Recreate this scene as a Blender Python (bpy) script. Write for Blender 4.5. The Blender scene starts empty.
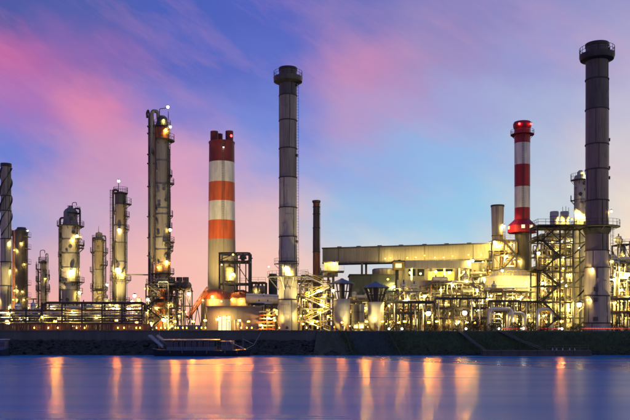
import bpy, math, random
from mathutils import Vector, Matrix
rnd = random.Random(7)
R = math.radians
scene = bpy.context.scene
C = scene.collection

# ------------------------------------------------------------------ camera
# water level z = 0, camera 6 m above it on the opposite bank, plant yard at z = G
CAMZ, F, G = 6.0, 800.0, 4.7
cam_d = bpy.data.cameras.new('camera')
cam_d.sensor_width = 36.0
cam_d.lens = 36.0 * F / 630.0
cam_d.shift_y = 115.0 / 630.0
cam_d.clip_start = 0.5
cam_d.clip_end = 20000
cam = bpy.data.objects.new('camera', cam_d)
cam.location = (0, 0, CAMZ)
cam.rotation_euler = (R(90), 0, 0)
C.objects.link(cam)
scene.camera = cam

# ------------------------------------------------------------------ world: dusk sky
def lin(c):
    c = c / 255.0
    return c / 12.92 if c <= 0.04045 else ((c + 0.055) / 1.055) ** 2.4
def srgb(r, g, b): return (lin(r), lin(g), lin(b), 1.0)

world = bpy.data.worlds.new('World')
scene.world = world
world.use_nodes = True
nt = world.node_tree
nt.nodes.clear()
N = nt.nodes.new
L = nt.links.new
def math_node(op, a, b=None, clamp=False):
    n = N('ShaderNodeMath'); n.operation = op; n.use_clamp = clamp
    for i, v in enumerate((a, b)):
        if v is None: continue
        if isinstance(v, (int, float)): n.inputs[i].default_value = v
        else: L(v, n.inputs[i])
    return n.outputs[0]
tc = N('ShaderNodeTexCoord')
sep = N('ShaderNodeSeparateXYZ'); L(tc.outputs['Generated'], sep.inputs[0])
hyp = math_node('SQRT', math_node('ADD', math_node('MULTIPLY', sep.outputs[0], sep.outputs[0]), math_node('MULTIPLY', sep.outputs[1], sep.outputs[1])))
az = math_node('MULTIPLY', math_node('ARCTAN2', sep.outputs[0], sep.outputs[1]), 180 / math.pi)
el = math_node('MULTIPLY', math_node('ARCTAN2', sep.outputs[2], hyp), 180 / math.pi)
# wisps: stretched noise in sky angles, tilted like the streaks of evening cloud
cmb = N('ShaderNodeCombineXYZ'); L(az, cmb.inputs[0]); L(el, cmb.inputs[1])
def sky_noise(scale, rot, stretch, detail, seed, rough=0.55):
    ca, sa = math.cos(R(rot)), math.sin(R(rot))
    along = math_node('SUBTRACT', math_node('MULTIPLY', az, ca*scale*stretch), math_node('MULTIPLY', el, sa*scale*stretch))
    across = math_node('ADD', math_node('MULTIPLY', az, sa*scale), math_node('MULTIPLY', el, ca*scale))
    mp = N('ShaderNodeCombineXYZ'); L(along, mp.inputs[0]); L(across, mp.inputs[1]); mp.inputs[2].default_value = seed
    ns = N('ShaderNodeTexNoise'); ns.inputs['Scale'].default_value = 1.0; ns.inputs['Detail'].default_value = detail; ns.inputs['Roughness'].default_value = rough
    L(mp.outputs[0], ns.inputs['Vector'])
    return ns.outputs['Fac']
w1 = sky_noise(0.22, 30, 0.45, 6, 3.1, 0.62)
w2 = sky_noise(0.22, 30, 0.45, 6, 11.7, 0.62)
azw = math_node('ADD', az, math_node('MULTIPLY', math_node('SUBTRACT', w1, 0.5), 9.0))
elw = math_node('ADD', el, math_node('MULTIPLY', math_node('SUBTRACT', w2, 0.5), 5.0))
# colour of the evening sky by azimuth (columns) and elevation (rows)
AZ0, AZ1 = -32.0, 32.0
azf = math_node('DIVIDE', math_node('SUBTRACT', azw, AZ0), AZ1 - AZ0, True)
def deg_x(px): return math.degrees(math.atan((px - 315) / F))
def deg_y(py): return math.degrees(math.atan((325 - py) / F))
cols = [0, 90, 180, 270, 360, 450, 540, 630]
rows = [
 (318, [(235,165,166),(240,170,166),(245,184,168),(245,195,177),(240,205,192),(225,210,206),(245,220,188),(250,222,178)]),
 (262, [(196,160,192),(228,172,182),(240,178,176),(240,188,182),(196,200,216),(166,200,226),(208,206,208),(240,215,188)]),
 (215, [(132,144,212),(190,156,196),(226,164,182),(222,176,190),(140,182,226),(132,188,230),(182,194,216),(222,206,200)]),
 (165, [(100,116,208),(196,138,186),(212,148,188),(142,146,216),(136,162,222),(134,172,226),(166,178,216),(200,190,206)]),
 (115, [(164,104,184),(212,122,172),(124,114,200),(106,124,212),(172,140,198),(152,152,210),(156,164,212),(182,176,208)]),
 (65,  [(186,92,164),(136,92,174),(76,90,190),(84,98,196),(184,126,182),(152,130,190),(142,142,204),(162,154,202)]),
 (15,  [(72,78,160),(74,84,170),(64,84,184),(74,88,190),(118,108,186),(136,122,188),(132,132,196),(148,140,196)]),
 (-60, [(54,70,158),(56,76,168),(56,82,182),(60,84,184),(72,90,182),(84,96,180),(88,102,182),(98,108,184)]),
 (-420,[(52,100,184),(52,100,184),(54,102,186),(54,102,188),(56,104,188),(60,106,188),(62,108,188),(64,110,188)]),
]
prev = None
prev_e = None
for py, cs in rows:
    ramp = N('ShaderNodeValToRGB')
    ramp.color_ramp.interpolation = 'EASE'
    e = ramp.color_ramp.elements
    for i, (px, c) in enumerate(zip(cols, cs)):
        p = (deg_x(px) - AZ0) / (AZ1 - AZ0)
        el_ = e[i] if i < 2 else e.new(p)
        el_.position = p
        el_.color = srgb(*c)
    L(azf, ramp.inputs[0])
    eo = deg_y(py)
    if prev is None:
        prev = ramp.outputs[0]
    else:
        mr = N('ShaderNodeMapRange'); mr.interpolation_type = 'SMOOTHSTEP'
        mr.inputs['From Min'].default_value = prev_e; mr.inputs['From Max'].default_value = eo
        L(elw, mr.inputs['Value'])
        mx = N('ShaderNodeMix'); mx.data_type = 'RGBA'
        L(mr.outputs[0], mx.inputs['Factor']); L(prev, mx.inputs[6]); L(ramp.outputs[0], mx.inputs[7])
        prev = mx.outputs[2]
    prev_e = eo
# thin cirrus: brighter pink filaments, everywhere in the sky
cir = sky_noise(0.30, 28, 0.30, 9, 23.0, 0.66)
cm = N('ShaderNodeMapRange'); cm.inputs['From Min'].default_value = 0.50; cm.inputs['From Max'].default_value = 0.78
cm.inputs['To Max'].default_value = 0.22
L(cir, cm.inputs['Value'])
mx = N('ShaderNodeMix'); mx.data_type = 'RGBA'
mx.inputs[7].default_value = srgb(236, 150, 178)
L(cm.outputs[0], mx.inputs['Factor']); L(prev, mx.inputs[6])
prev = mx.outputs[2]
SUN_ROT, SUN_EL = R(38), R(1.5)
sky = N('ShaderNodeTexSky'); sky.sky_type = 'NISHITA'; sky.sun_disc = False
sky.sun_elevation = SUN_EL; sky.sun_rotation = SUN_ROT
add = N('ShaderNodeMix'); add.data_type = 'RGBA'; add.blend_type = 'ADD'; add.inputs['Factor'].default_value = 0.02
L(prev, add.inputs[6]); L(sky.outputs[0], add.inputs[7])
hs = N('ShaderNodeHueSaturation'); hs.inputs['Saturation'].default_value = 0.98; hs.inputs['Value'].default_value = 1.0
gm = N('ShaderNodeMix'); gm.data_type = 'RGBA'; gm.blend_type = 'MULTIPLY'; gm.inputs['Factor'].default_value = 1.0; gm.inputs[7].default_value = (1.0, 1.05, 0.99, 1)
L(add.outputs[2], hs.inputs['Color']); L(hs.outputs[0], gm.inputs[6])
bg = N('ShaderNodeBackground'); bg.inputs['Strength'].default_value = 1.0
L(gm.outputs[2], bg.inputs['Color'])
out = N('ShaderNodeOutputWorld'); L(bg.outputs[0], out.inputs[0])

# the sun has set: only a trace of warm light low behind the plant on the right
sd = bpy.data.lights.new('sun', 'SUN'); sd.energy = 0.12; sd.angle = R(12); sd.color = (1.0, 0.72, 0.55)
so = bpy.data.objects.new('sun', sd); C.objects.link(so)
dirv = Vector((math.sin(SUN_ROT) * math.cos(R(4)), math.cos(SUN_ROT) * math.cos(R(4)), math.sin(R(4))))
so.rotation_euler = (-dirv).to_track_quat('-Z', 'Y').to_euler()
so.location = (200, 600, 80)

scene.view_settings.view_transform = 'Standard'
scene.view_settings.look = 'None'
scene.view_settings.exposure = 0.0
scene.view_settings.gamma = 1.0
scene.view_settings.use_curve_mapping = False
scene.render.engine = 'CYCLES'
cy = scene.cycles
cy.use_denoising = True
try: cy.denoiser = 'OPENIMAGEDENOISE'
except Exception: pass
cy.use_light_tree = True
cy.max_bounces = 5; cy.diffuse_bounces = 3; cy.glossy_bounces = 3; cy.transparent_max_bounces = 8
cy.sample_clamp_indirect = 6.0
cy.caustics_reflective = False; cy.caustics_refractive = False

# ------------------------------------------------------------------ materials
MATS = {}
def mat(name, col, rough=0.55, metal=0.0, var=0.25, scale=0.6, stain=None, bump=0.0, bscale=8.0, spec=0.4):
    """procedural surface: base colour with blotches and vertical stains"""
    m = bpy.data.materials.new(name); m.use_nodes = True
    t = m.node_tree; n = t.nodes; l = t.links
    b = n['Principled BSDF']
    b.inputs['Roughness'].default_value = rough; b.inputs['Metallic'].default_value = metal
    b.inputs['Specular IOR Level'].default_value = spec
    co = n.new('ShaderNodeTexCoord')
    mp = n.new('ShaderNodeMapping'); mp.inputs['Scale'].default_value = (scale, scale, scale * 0.25)
    l.new(co.outputs['Object'], mp.inputs[0])
    ns = n.new('ShaderNodeTexNoise'); ns.inputs['Scale'].default_value = 1.0; ns.inputs['Detail'].default_value = 7; ns.inputs['Roughness'].default_value = 0.65
    l.new(mp.outputs[0], ns.inputs['Vector'])
    rp = n.new('ShaderNodeValToRGB')
    e = rp.color_ramp.elements
    lo = [max(0, c * (1 - var)) for c in col]; hi = [min(1, c * (1 + var)) for c in col]
    e[0].position = 0.3; e[0].color = (*lo, 1); e[1].position = 0.7; e[1].color = (*hi, 1)
    l.new(ns.outputs['Fac'], rp.inputs[0])
    cur = rp.outputs[0]
    if stain:
        mp2 = n.new('ShaderNodeMapping'); mp2.inputs['Scale'].default_value = (1.7, 1.7, 0.10)
        l.new(co.outputs['Object'], mp2.inputs[0])
        n2 = n.new('ShaderNodeTexNoise'); n2.inputs['Scale'].default_value = 1.3; n2.inputs['Detail'].default_value = 6
        l.new(mp2.outputs[0], n2.inputs['Vector'])
        r2 = n.new('ShaderNodeMapRange'); r2.inputs['From Min'].default_value = 0.50; r2.inputs['From Max'].default_value = 0.72
        r2.inputs['To Max'].default_value = 0.5
        l.new(n2.outputs['Fac'], r2.inputs['Value'])
        mx = n.new('ShaderNodeMix'); mx.data_type = 'RGBA'; mx.inputs[7].default_value = (*stain, 1)
        l.new(r2.outputs[0], mx.inputs['Factor']); l.new(cur, mx.inputs[6]); cur = mx.outputs[2]
    if stain and metal > 0.1:
        mp3 = n.new('ShaderNodeMapping'); mp3.inputs['Scale'].default_value = (5.5, 5.5, 0.16)
        l.new(co.outputs['Object'], mp3.inputs[0])
        n4 = n.new('ShaderNodeTexNoise'); n4.inputs['Scale'].default_value = 1.0; n4.inputs['Detail'].default_value = 4
        l.new(mp3.outputs[0], n4.inputs['Vector'])
        r4 = n.new('ShaderNodeMapRange'); r4.inputs['From Min'].default_value = 0.60; r4.inputs['From Max'].default_value = 0.74; r4.inputs['To Max'].default_value = 0.65
        l.new(n4.outputs['Fac'], r4.inputs['Value'])
        mx = n.new('ShaderNodeMix'); mx.data_type = 'RGBA'; mx.inputs[7].default_value = (col[0]*0.45, col[1]*0.30, col[2]*0.22, 1)
        l.new(r4.outputs[0], mx.inputs['Factor']); l.new(cur, mx.inputs[6]); cur = mx.outputs[2]
    l.new(cur, b.inputs['Base Color'])
    if bump:
        n3 = n.new('ShaderNodeTexNoise'); n3.inputs['Scale'].default_value = bscale; n3.inputs['Detail'].default_value = 5
        l.new(co.outputs['Object'], n3.inputs['Vector'])
        bp = n.new('ShaderNodeBump'); bp.inputs['Strength'].default_value = bump; bp.inputs['Distance'].default_value = 0.1
        l.new(n3.outputs['Fac'], bp.inputs['Height']); l.new(bp.outputs[0], b.inputs['Normal'])
    MATS[name] = m
    return m
def emit(name, col, strength):
    m = bpy.data.materials.new(name); m.use_nodes = True
    t = m.node_tree; t.nodes.clear()
    e = t.nodes.new('ShaderNodeEmission'); e.inputs[0].default_value = (*col, 1); e.inputs[1].default_value = strength
    o = t.nodes.new('ShaderNodeOutputMaterial'); t.links.new(e.outputs[0], o.inputs[0])
    MATS[name] = m
    return m
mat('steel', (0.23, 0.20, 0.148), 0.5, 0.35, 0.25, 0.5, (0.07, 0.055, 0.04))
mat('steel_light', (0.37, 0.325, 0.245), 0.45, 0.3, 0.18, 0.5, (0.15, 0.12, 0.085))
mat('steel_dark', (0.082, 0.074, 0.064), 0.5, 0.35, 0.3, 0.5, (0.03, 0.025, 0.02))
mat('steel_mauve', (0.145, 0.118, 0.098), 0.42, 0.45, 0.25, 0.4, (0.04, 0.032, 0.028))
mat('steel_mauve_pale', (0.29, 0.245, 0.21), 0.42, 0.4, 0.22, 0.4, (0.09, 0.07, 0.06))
mat('clad', (0.30, 0.265, 0.19), 0.48, 0.3, 0.22, 0.5, (0.10, 0.07, 0.04))
mat('clad_warm', (0.31, 0.24, 0.14), 0.5, 0.25, 0.22, 0.5, (0.11, 0.065, 0.03))
mat('frame_dark', (0.035, 0.032, 0.030), 0.55, 0.2, 0.4, 0.8)
mat('frame_grey', (0.14, 0.13, 0.115), 0.5, 0.3, 0.35, 0.8, (0.10, 0.06, 0.035))
mat('galv', (0.50, 0.48, 0.43), 0.4, 0.5, 0.2, 0.9, (0.30, 0.24, 0.17))
mat('pipe_silver', (0.58, 0.55, 0.48), 0.38, 0.5, 0.18, 0.8)
mat('pipe_cream', (0.55, 0.49, 0.36), 0.5, 0.1, 0.2, 0.8, (0.30, 0.20, 0.10))
mat('pipe_dark', (0.07, 0.055, 0.05), 0.5, 0.3, 0.4, 0.8)
mat('pipe_rust', (0.26, 0.10, 0.045), 0.7, 0.1, 0.4, 1.2)
mat('rust_roof', (0.30, 0.075, 0.025), 0.65, 0.05, 0.35, 0.8, (0.22, 0.06, 0.02))
mat('concrete', (0.30, 0.24, 0.165), 0.8, 0, 0.18, 0.25, (0.17, 0.14, 0.10), 0.1, 2.0)
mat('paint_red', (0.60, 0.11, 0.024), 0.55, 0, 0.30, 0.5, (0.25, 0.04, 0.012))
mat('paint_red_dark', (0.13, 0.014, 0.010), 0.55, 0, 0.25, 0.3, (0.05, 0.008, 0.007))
mat('paint_crimson', (0.32, 0.009, 0.016), 0.45, 0, 0.30, 0.5, (0.13, 0.005, 0.007))
mat('paint_white', (0.70, 0.65, 0.52), 0.55, 0, 0.30, 0.5, (0.32, 0.27, 0.19))
mat('vessel_white', (0.46, 0.43, 0.33), 0.45, 0.05, 0.1, 0.4, (0.33, 0.28, 0.18))
mat('hat_blue', (0.13, 0.14, 0.165), 0.5, 0.3, 0.3, 0.8)
mat('wall_cream', (0.42, 0.39, 0.275), 0.7, 0, 0.12, 0.4, (0.24, 0.20, 0.12))
mat('wall_grey', (0.20, 0.18, 0.155), 0.75, 0, 0.15, 0.3, (0.2, 0.18, 0.16))
mat('wall_dark', (0.035, 0.045, 0.045), 0.6, 0.1, 0.3, 0.4)
mat('grating', (0.10, 0.095, 0.085), 0.6, 0.3, 0.3, 1.5)
mat('yellow_rail', (0.55, 0.40, 0.06), 0.5, 0, 0.2, 1.0)
mat('ground', (0.075, 0.068, 0.06), 0.9, 0, 0.35, 0.15, None, 0.3, 3.0)
mat('quay_concrete', (0.075, 0.085, 0.085), 0.8, 0, 0.25, 0.25, (0.05, 0.06, 0.065), 0.2, 3.0)
mat('rock', (0.028, 0.031, 0.028), 0.85, 0, 0.6, 0.9, None, 0.5, 4.0)
mat('slope_stone', (0.050, 0.058, 0.034), 0.85, 0, 0.4, 0.9, (0.045, 0.05, 0.035), 0.5, 5.0)
mat('slope_asphalt', (0.026, 0.031, 0.028), 0.7, 0, 0.35, 0.5, None, 0.3, 5.0)
mat('slope_olive', (0.040, 0.056, 0.020), 0.9, 0, 0.45, 0.8, None, 0.5, 5.0)
mat('slope_edge', (0.08, 0.09, 0.06), 0.8, 0, 0.25, 0.9)
mat('grass_blade', (0.052, 0.078, 0.022), 0.7, 0, 0.5, 1.5)
mat('leaf', (0.030, 0.042, 0.016), 0.6, 0, 0.5, 2.0)
mat('bark', (0.05, 0.038, 0.03), 0.9, 0, 0.4, 3.0)
mat('fence_rust', (0.17, 0.085, 0.045), 0.7, 0.1, 0.4, 1.0, (0.08, 0.04, 0.02))
mat('hull_navy', (0.014, 0.022, 0.035), 0.4, 0, 0.3, 0.8)
mat('boat_white', (0.27, 0.32, 0.37), 0.4, 0, 0.12, 0.6, (0.26, 0.25, 0.24))
mat('boat_blue', (0.05, 0.09, 0.15), 0.4, 0, 0.2, 0.6)
mat('deck', (0.06, 0.06, 0.06), 0.7, 0, 0.3, 0.8)
g = mat('window_glass', (0.02, 0.03, 0.045), 0.08, 0, 0.1, 0.5, spec=0.7)
mat('lamp_housing', (0.10, 0.10, 0.10), 0.5, 0.4, 0.2, 2)
YEL = (1.0, 0.66, 0.10)
emit('glow_yellow', YEL, 9)
emit('glow_yellow_strong', (1.0, 0.72, 0.20), 30)
emit('glow_white', (1.0, 0.86, 0.62), 40)
emit('glow_white_small', (1.0, 0.93, 0.82), 25)
emit('glow_orange', (1.0, 0.36, 0.05), 30)
emit('glow_orange_strong', (1.0, 0.36, 0.06), 60)
for i_, (p_, g_) in enumerate(((3000, 0.29), (1400, 0.26), (4300, 0.32))): emit('glow_sodium_%d' % i_, (1.0, g_, 0.01), p_)
emit('glow_red', (1.0, 0.03, 0.03), 14)
emit('glow_trail', (1.0, 0.05, 0.02), 1.3)
emit('glow_window', (1.0, 0.78, 0.38), 1.7)

# water: long, low swell, moderately rough so lights draw out into columns
wm = bpy.data.materials.new('water'); wm.use_nodes = True
t = wm.node_tree; n = t.nodes; l = t.links; b = n['Principled BSDF']
b.inputs['Base Color'].default_value = (0.012, 0.21, 0.43, 1)  # blue of the reflected upper sky painted into the base colour
b.inputs['IOR'].default_value = 1.33
b.inputs['Specular IOR Level'].default_value = 0.115
co = n.new('ShaderNodeTexCoord')
mp = n.new('ShaderNodeMapping'); mp.inputs['Scale'].default_value = (0.10, 0.9, 1)
l.new(co.outputs['Object'], mp.inputs[0])
ns = n.new('ShaderNodeTexNoise'); ns.inputs['Scale'].default_value = 1.0; ns.inputs['Detail'].default_value = 4
l.new(mp.outputs[0], ns.inputs['Vector'])
bp = n.new('ShaderNodeBump'); bp.inputs['Strength'].default_value = 0.03; bp.inputs['Distance'].default_value = 0.03
l.new(ns.outputs['Fac'], bp.inputs['Height'])
mp2 = n.new('ShaderNodeMapping'); mp2.inputs['Scale'].default_value = (0.010, 0.16, 1)
l.new(co.outputs['Object'], mp2.inputs[0])
n2 = n.new('ShaderNodeTexNoise'); n2.inputs['Scale'].default_value = 1.0; n2.inputs['Detail'].default_value = 5
l.new(mp2.outputs[0], n2.inputs['Vector'])
mr = n.new('ShaderNodeMapRange'); mr.inputs['From Min'].default_value = 0.35; mr.inputs['From Max'].default_value = 0.65
mr.inputs['To Min'].default_value = 0.27; mr.inputs['To Max'].default_value = 0.35
l.new(n2.outputs['Fac'], mr.inputs['Value'])
# a calmer slick between the bank and the line of an old wake, on the right
sx = n.new('ShaderNodeSeparateXYZ'); l.new(co.outputs['Object'], sx.inputs[0])
def wmath(op, a, b_):
    k_ = n.new('ShaderNodeMath'); k_.operation = op
    for i_, v_ in enumerate((a, b_)):
        if isinstance(v_, (int, float)): k_.inputs[i_].default_value = v_
        else: l.new(v_, k_.inputs[i_])
    return k_.outputs[0]
# wake line through (-10, 160) and (42, 100) in plan
wd = wmath('ADD', wmath('MULTIPLY', wmath('ADD', sx.outputs[0], 10.0), 0.756), wmath('MULTIPLY', wmath('SUBTRACT', sx.outputs[1], 160.0), 0.655))
wd = wmath('ADD', wd, wmath('MULTIPLY', wmath('SUBTRACT', n2.outputs['Fac'], 0.5), 6.0))
sl = n.new('ShaderNodeMapRange'); sl.interpolation_type = 'SMOOTHSTEP'
sl.inputs['From Min'].default_value = -1.5; sl.inputs['From Max'].default_value = 2.0; sl.inputs['To Min'].default_value = 0.0; sl.inputs['To Max'].default_value = -0.10
l.new(wd, sl.inputs['Value'])
l.new(wmath('ADD', mr.outputs[0], sl.outputs[0]), b.inputs['Roughness'])
MATS['water'] = wm

# ------------------------------------------------------------------ mesh helpers
class MB:
    def __init__(s): s.v = []; s.f = []
    def add(s, vs, fs):
        o = len(s.v); s.v += [tuple(v) for v in vs]; s.f += [tuple(i + o for i in f) for f in fs]; return s
    def box(s, x0, x1, y0, y1, z0, z1):
        return s.add([(x0,y0,z0),(x1,y0,z0),(x1,y1,z0),(x0,y1,z0),(x0,y0,z1),(x1,y0,z1),(x1,y1,z1),(x0,y1,z1)],
                     [(0,3,2,1),(4,5,6,7),(0,1,5,4),(1,2,6,5),(2,3,7,6),(3,0,4,7)])
    def beam(s, p, q, w, h=None):
        h = h or w; p = Vector(p); q = Vector(q); d = q - p
        if d.length < 1e-6: return s
        d.normalize()
        up = Vector((0,0,1)) if abs(d.z) < 0.95 else Vector((0,1,0))
        a = d.cross(up).normalized() * (w/2); b = a.cross(d).normalized() * (h/2)
        vs = []
        for c in (p, q): vs += [c - a - b, c + a - b, c + a + b, c - a + b]
        return s.add(vs, [(0,3,2,1),(4,5,6,7),(0,1,5,4),(1,2,6,5),(2,3,7,6),(3,0,4,7)])
    def cyl(s, p, q, r0, r1=None, n=10, cap=True):
        r1 = r0 if r1 is None else r1
        p = Vector(p); q = Vector(q); d = (q - p).normalized()
        up = Vector((0,0,1)) if abs(d.z) < 0.95 else Vector((0,1,0))
        a = d.cross(up).normalized(); b = a.cross(d)
        vs = []
        for c, r in ((p, r0), (q, r1)):
            for i in range(n):
                t = 2*math.pi*i/n; vs.append(c + a*math.cos(t)*r + b*math.sin(t)*r)
        fs = [(i, n+i, n+(i+1)%n, (i+1)%n) for i in range(n)]
        if cap: fs += [tuple(range(n)), tuple(range(2*n-1, n-1, -1))]
        return s.add(vs, fs)
    def tube(s, pts, r, n=8, round_=0.0):
        pts = [Vector(p) for p in pts]
        if round_ > 0 and len(pts) > 2:
            o = [pts[0]]
            for i in range(1, len(pts)-1):
                p, c, q = pts[i-1], pts[i], pts[i+1]
                a = min(round_, (p-c).length*0.45, (q-c).length*0.45)
                A = c + (p-c).normalized()*a; B = c + (q-c).normalized()*a
                for k in range(5):
                    u = k/4; o.append(A*(1-u)**2 + c*2*u*(1-u) + B*u*u)
            o.append(pts[-1]); pts = o
        d0 = (pts[1]-pts[0]).normalized()
        up = Vector((0,0,1)) if abs(d0.z) < 0.9 else Vector((0,1,0))
        a = d0.cross(up).normalized()
        vs = []; m = len(pts)
        for i, p in enumerate(pts):
            d = ((pts[min(i+1,m-1)]-p).normalized() if i < m-1 else Vector()) + ((p-pts[max(i-1,0)]).normalized() if i > 0 else Vector())
            d.normalize()
            a = (a - d*a.dot(d)).normalized(); b = d.cross(a)
            for k in range(n):
                t = 2*math.pi*k/n; vs.append(p + a*math.cos(t)*r + b*math.sin(t)*r)
        fs = [(i*n+k, i*n+(k+1)%n, (i+1)*n+(k+1)%n, (i+1)*n+k) for i in range(m-1) for k in range(n)]
        fs += [tuple(range(n-1,-1,-1)), tuple(range((m-1)*n, m*n))]
        return s.add(vs, fs)
    def lathe(s, prof, n=24, cx=0, cy=0, a0=0.0, a1=2*math.pi):
        full = abs(a1-a0-2*math.pi) < 1e-6
        k = n if full else n+1
        vs = [(cx+r*math.cos(a0+(a1-a0)*i/n), cy+r*math.sin(a0+(a1-a0)*i/n), z) for r, z in prof for i in range(k)]
        fs = []
        for j in range(len(prof)-1):
            for i in range(n):
                i2 = (i+1) % k
                fs.append((j*k+i, j*k+i2, (j+1)*k+i2, (j+1)*k+i))
        if full:
            if prof[0][0] > 1e-4: fs.append(tuple(range(k-1,-1,-1)))
            if prof[-1][0] > 1e-4: fs.append(tuple(range((len(prof)-1)*k, len(prof)*k)))
        return s.add(vs, fs)
    def hollow(s, r0, r1, z0, z1, n=24, a0=0.0, a1=2*math.pi, cx=0, cy=0):
        """ring or arc of a ring with a rectangular section"""
        full = abs(a1-a0-2*math.pi) < 1e-6; k = n if full else n+1
        prof = [(r0,z0),(r1,z0),(r1,z1),(r0,z1)]
        vs = [(cx+r*math.cos(a0+(a1-a0)*i/n), cy+r*math.sin(a0+(a1-a0)*i/n), z) for i in range(k) for r, z in prof]
        fs = []
        for i in range(n):
            i2 = (i+1) % k
            for j in range(4): fs.append((i*4+j, i2*4+j, i2*4+(j+1)%4, i*4+(j+1)%4))
        if not full: fs += [(0,1,2,3), (n*4+3,n*4+2,n*4+1,n*4)]
        return s.add(vs, fs)
    def mesh(s, name, material):
        me = bpy.data.meshes.new(name); me.from_pydata(s.v, [], s.f); me.update()
        me.polygons.foreach_set('use_smooth', [True]*len(me.polygons))
        me.set_sharp_from_angle(angle=R(38))
        me.materials.append(MATS[material])
        return me
    def build(s, name, material, parent=None):
        return link(name, s.mesh(name, material), parent)
def link(name, me, parent=None, loc=None):
    o = bpy.data.objects.new(name, me); C.objects.link(o)
    if parent is not None: o.parent = parent
    if loc is not None: o.location = loc
    return o

def X(px, Y): return (px - 315) * Y / F
def Zw(py, Y): return CAMZ - (py - 325) * Y / F

class Thing:
    """an Empty at the base of a thing; x()/z() turn measured offsets into local metres at its own distance"""
    def __init__(s, name, label, cat, px, Y, group=None, z=G):
        s.px, s.Y, s.k, s.z0 = px, Y, Y / F, z
        o = bpy.data.objects.new(name, None); C.objects.link(o)
        o.location = (X(px, Y), Y, z); o.empty_display_size = 0.5
        o['label'] = label; o['category'] = cat
        if group: o['group'] = group
        s.o = o
    def x(s, px): return (px - s.px) * s.k
    def z(s, py): return Zw(py, s.Y) - s.z0

def tag(o, label, cat, group=None):
    o['label'] = label; o['category'] = cat
    if group: o['group'] = group
    return o
def struct(o): o['kind'] = 'structure'; return o

# ---- lamps: a hooded housing, a glowing globe and the beam it throws at the plant
BEAM = {'glow_yellow': ((1.0, 0.735, 0.19), 700), 'glow_yellow_strong': ((1.0, 0.745, 0.20), 1150), 'glow_white': ((1.0, 0.80, 0.26), 1300),
        'glow_orange': ((1.0, 0.42, 0.08), 400), 'glow_orange_strong': ((1.0, 0.45, 0.10), 750)}
_lm = {}
def ico(r):
    me = MB()
    n, m = 10, 6
    prof = [(max(1e-5, r*math.sin(math.pi*j/m)), -r*math.cos(math.pi*j/m)) for j in range(m+1)]
    prof[0] = (0.02*r, -r); prof[-1] = (0.02*r, r)
    return me.lathe(prof, n)
def lamp(t, px, py, y, kind='glow_yellow', r=0.24, local=None, parent=None, hood=True):
    """floodlight fixed to thing t at a measured spot, y metres from its axis (negative: towards the river)"""
    x, z = (t.x(px), t.z(py)) if local is None else local
    if kind.endswith('strong') or kind == 'glow_white': r *= 1.2
    key = (kind, round(r, 3))
    if key not in _lm: _lm[key] = ico(r).mesh('bulb', kind)
    hk = ('h', round(r, 3))
    if hk not in _lm:
        mb = MB()
        mb.lathe([(r*1.25, r*0.75), (r*1.2, r*0.95), (r*0.5, r*1.5), (0.05, r*1.6)], 10)
        mb.beam((0, 0, r*1.5), (0, r*3.5, r*1.5), 0.07)
        _lm[hk] = mb.mesh('floodlight', 'lamp_housing')
    p = link('floodlight', _lm[hk], parent or t.o, (x, y, z))
    link('bulb', _lm[key], p)
    if kind in BEAM:
        col, power = BEAM[kind]
        bk = ('s', kind, round(r, 3))
        if bk not in _lm:
            ld = bpy.data.lights.new('flood_beam', 'SPOT'); ld.energy = power*(r/0.24)**2; ld.color = col
            ld.spot_size = R(168); ld.spot_blend = 0.35; ld.shadow_soft_size = 0.12
            _lm[bk] = ld
        so_ = bpy.data.objects.new('flood_beam', _lm[bk]); C.objects.link(so_); so_.parent = p
        so_.location = (0, r+0.2, -0.05); so_.rotation_euler = (R(66), 0, 0)     # thrown back and down on to the plant
    return p

# ---- repeated fittings
def railing_arc(mb, r, z, a0, a1, n=14, h=1.1, w=0.05):
    P = [(r*math.cos(a0+(a1-a0)*i/n), r*math.sin(a0+(a1-a0)*i/n)) for i in range(n+1)]
    for i, (x, y) in enumerate(P):
        mb.beam((x, y, z), (x, y, z+h), w)
        if i:
            for hh in (h, h*0.5): mb.beam((P[i-1][0], P[i-1][1], z+hh), (x, y, z+hh), w)
def railing_line(mb, p, q, h=1.1, w=0.05, step=1.6):
    p = Vector(p); q = Vector(q); n = max(1, round((q-p).length/step)); up = Vector((0,0,h))
    for i in range(n+1):
        c = p.lerp(q, i/n); mb.beam(c, c+up, w)
    mb.beam(p+up, q+up, w); mb.beam(p+up*0.5, q+up*0.5, w)
def ring_platform(t, py, r_in, r_out, a0=0.0, a1=2*math.pi, deck='grating', rail='frame_grey', h=1.1):
    z = t.z(py)
    n = max(6, int(24*(a1-a0)/(2*math.pi)))
    p = MB().hollow(r_in, r_out, z-0.14, z, n, a0, a1)
    for i in range(n//3+1):
        a = a0 + (a1-a0)*i/max(1, n//3)
        p.beam((r_in*math.cos(a), r_in*math.sin(a), z-1.0), (r_out*0.97*math.cos(a), r_out*0.97*math.sin(a), z-0.16), 0.09)
    pl = p.build('platform', deck, t.o)
    m = MB(); railing_arc(m, r_out-0.06, z, a0, a1, n, h)
    m.build('railing', rail, pl)
    return pl
def ladder(t, x, y, z0, z1, name='ladder', m='frame_dark', cage=True):
    mb = MB()
    for s in (-0.22, 0.22): mb.beam((x+s, y, z0), (x+s, y, z1), 0.07)
    k = z0
    while k < z1: mb.beam((x-0.22, y, k), (x+0.22, y, k), 0.04); k += 0.6
    if cage:
        k = z0 + 2.4
        while k < z1:
            mb.hollow(0.36, 0.42, k, k+0.07, 8, math.pi, 2*math.pi, x, y-0.1); k += 1.6
        for a in (math.pi*1.15, math.pi*1.5, math.pi*1.85):
            mb.beam((x+0.39*math.cos(a), y-0.1+0.39*math.sin(a), z0+2.4), (x+0.39*math.cos(a), y-0.1+0.39*math.sin(a), z1), 0.04)
    return mb.build(name, m, t.o)
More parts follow.
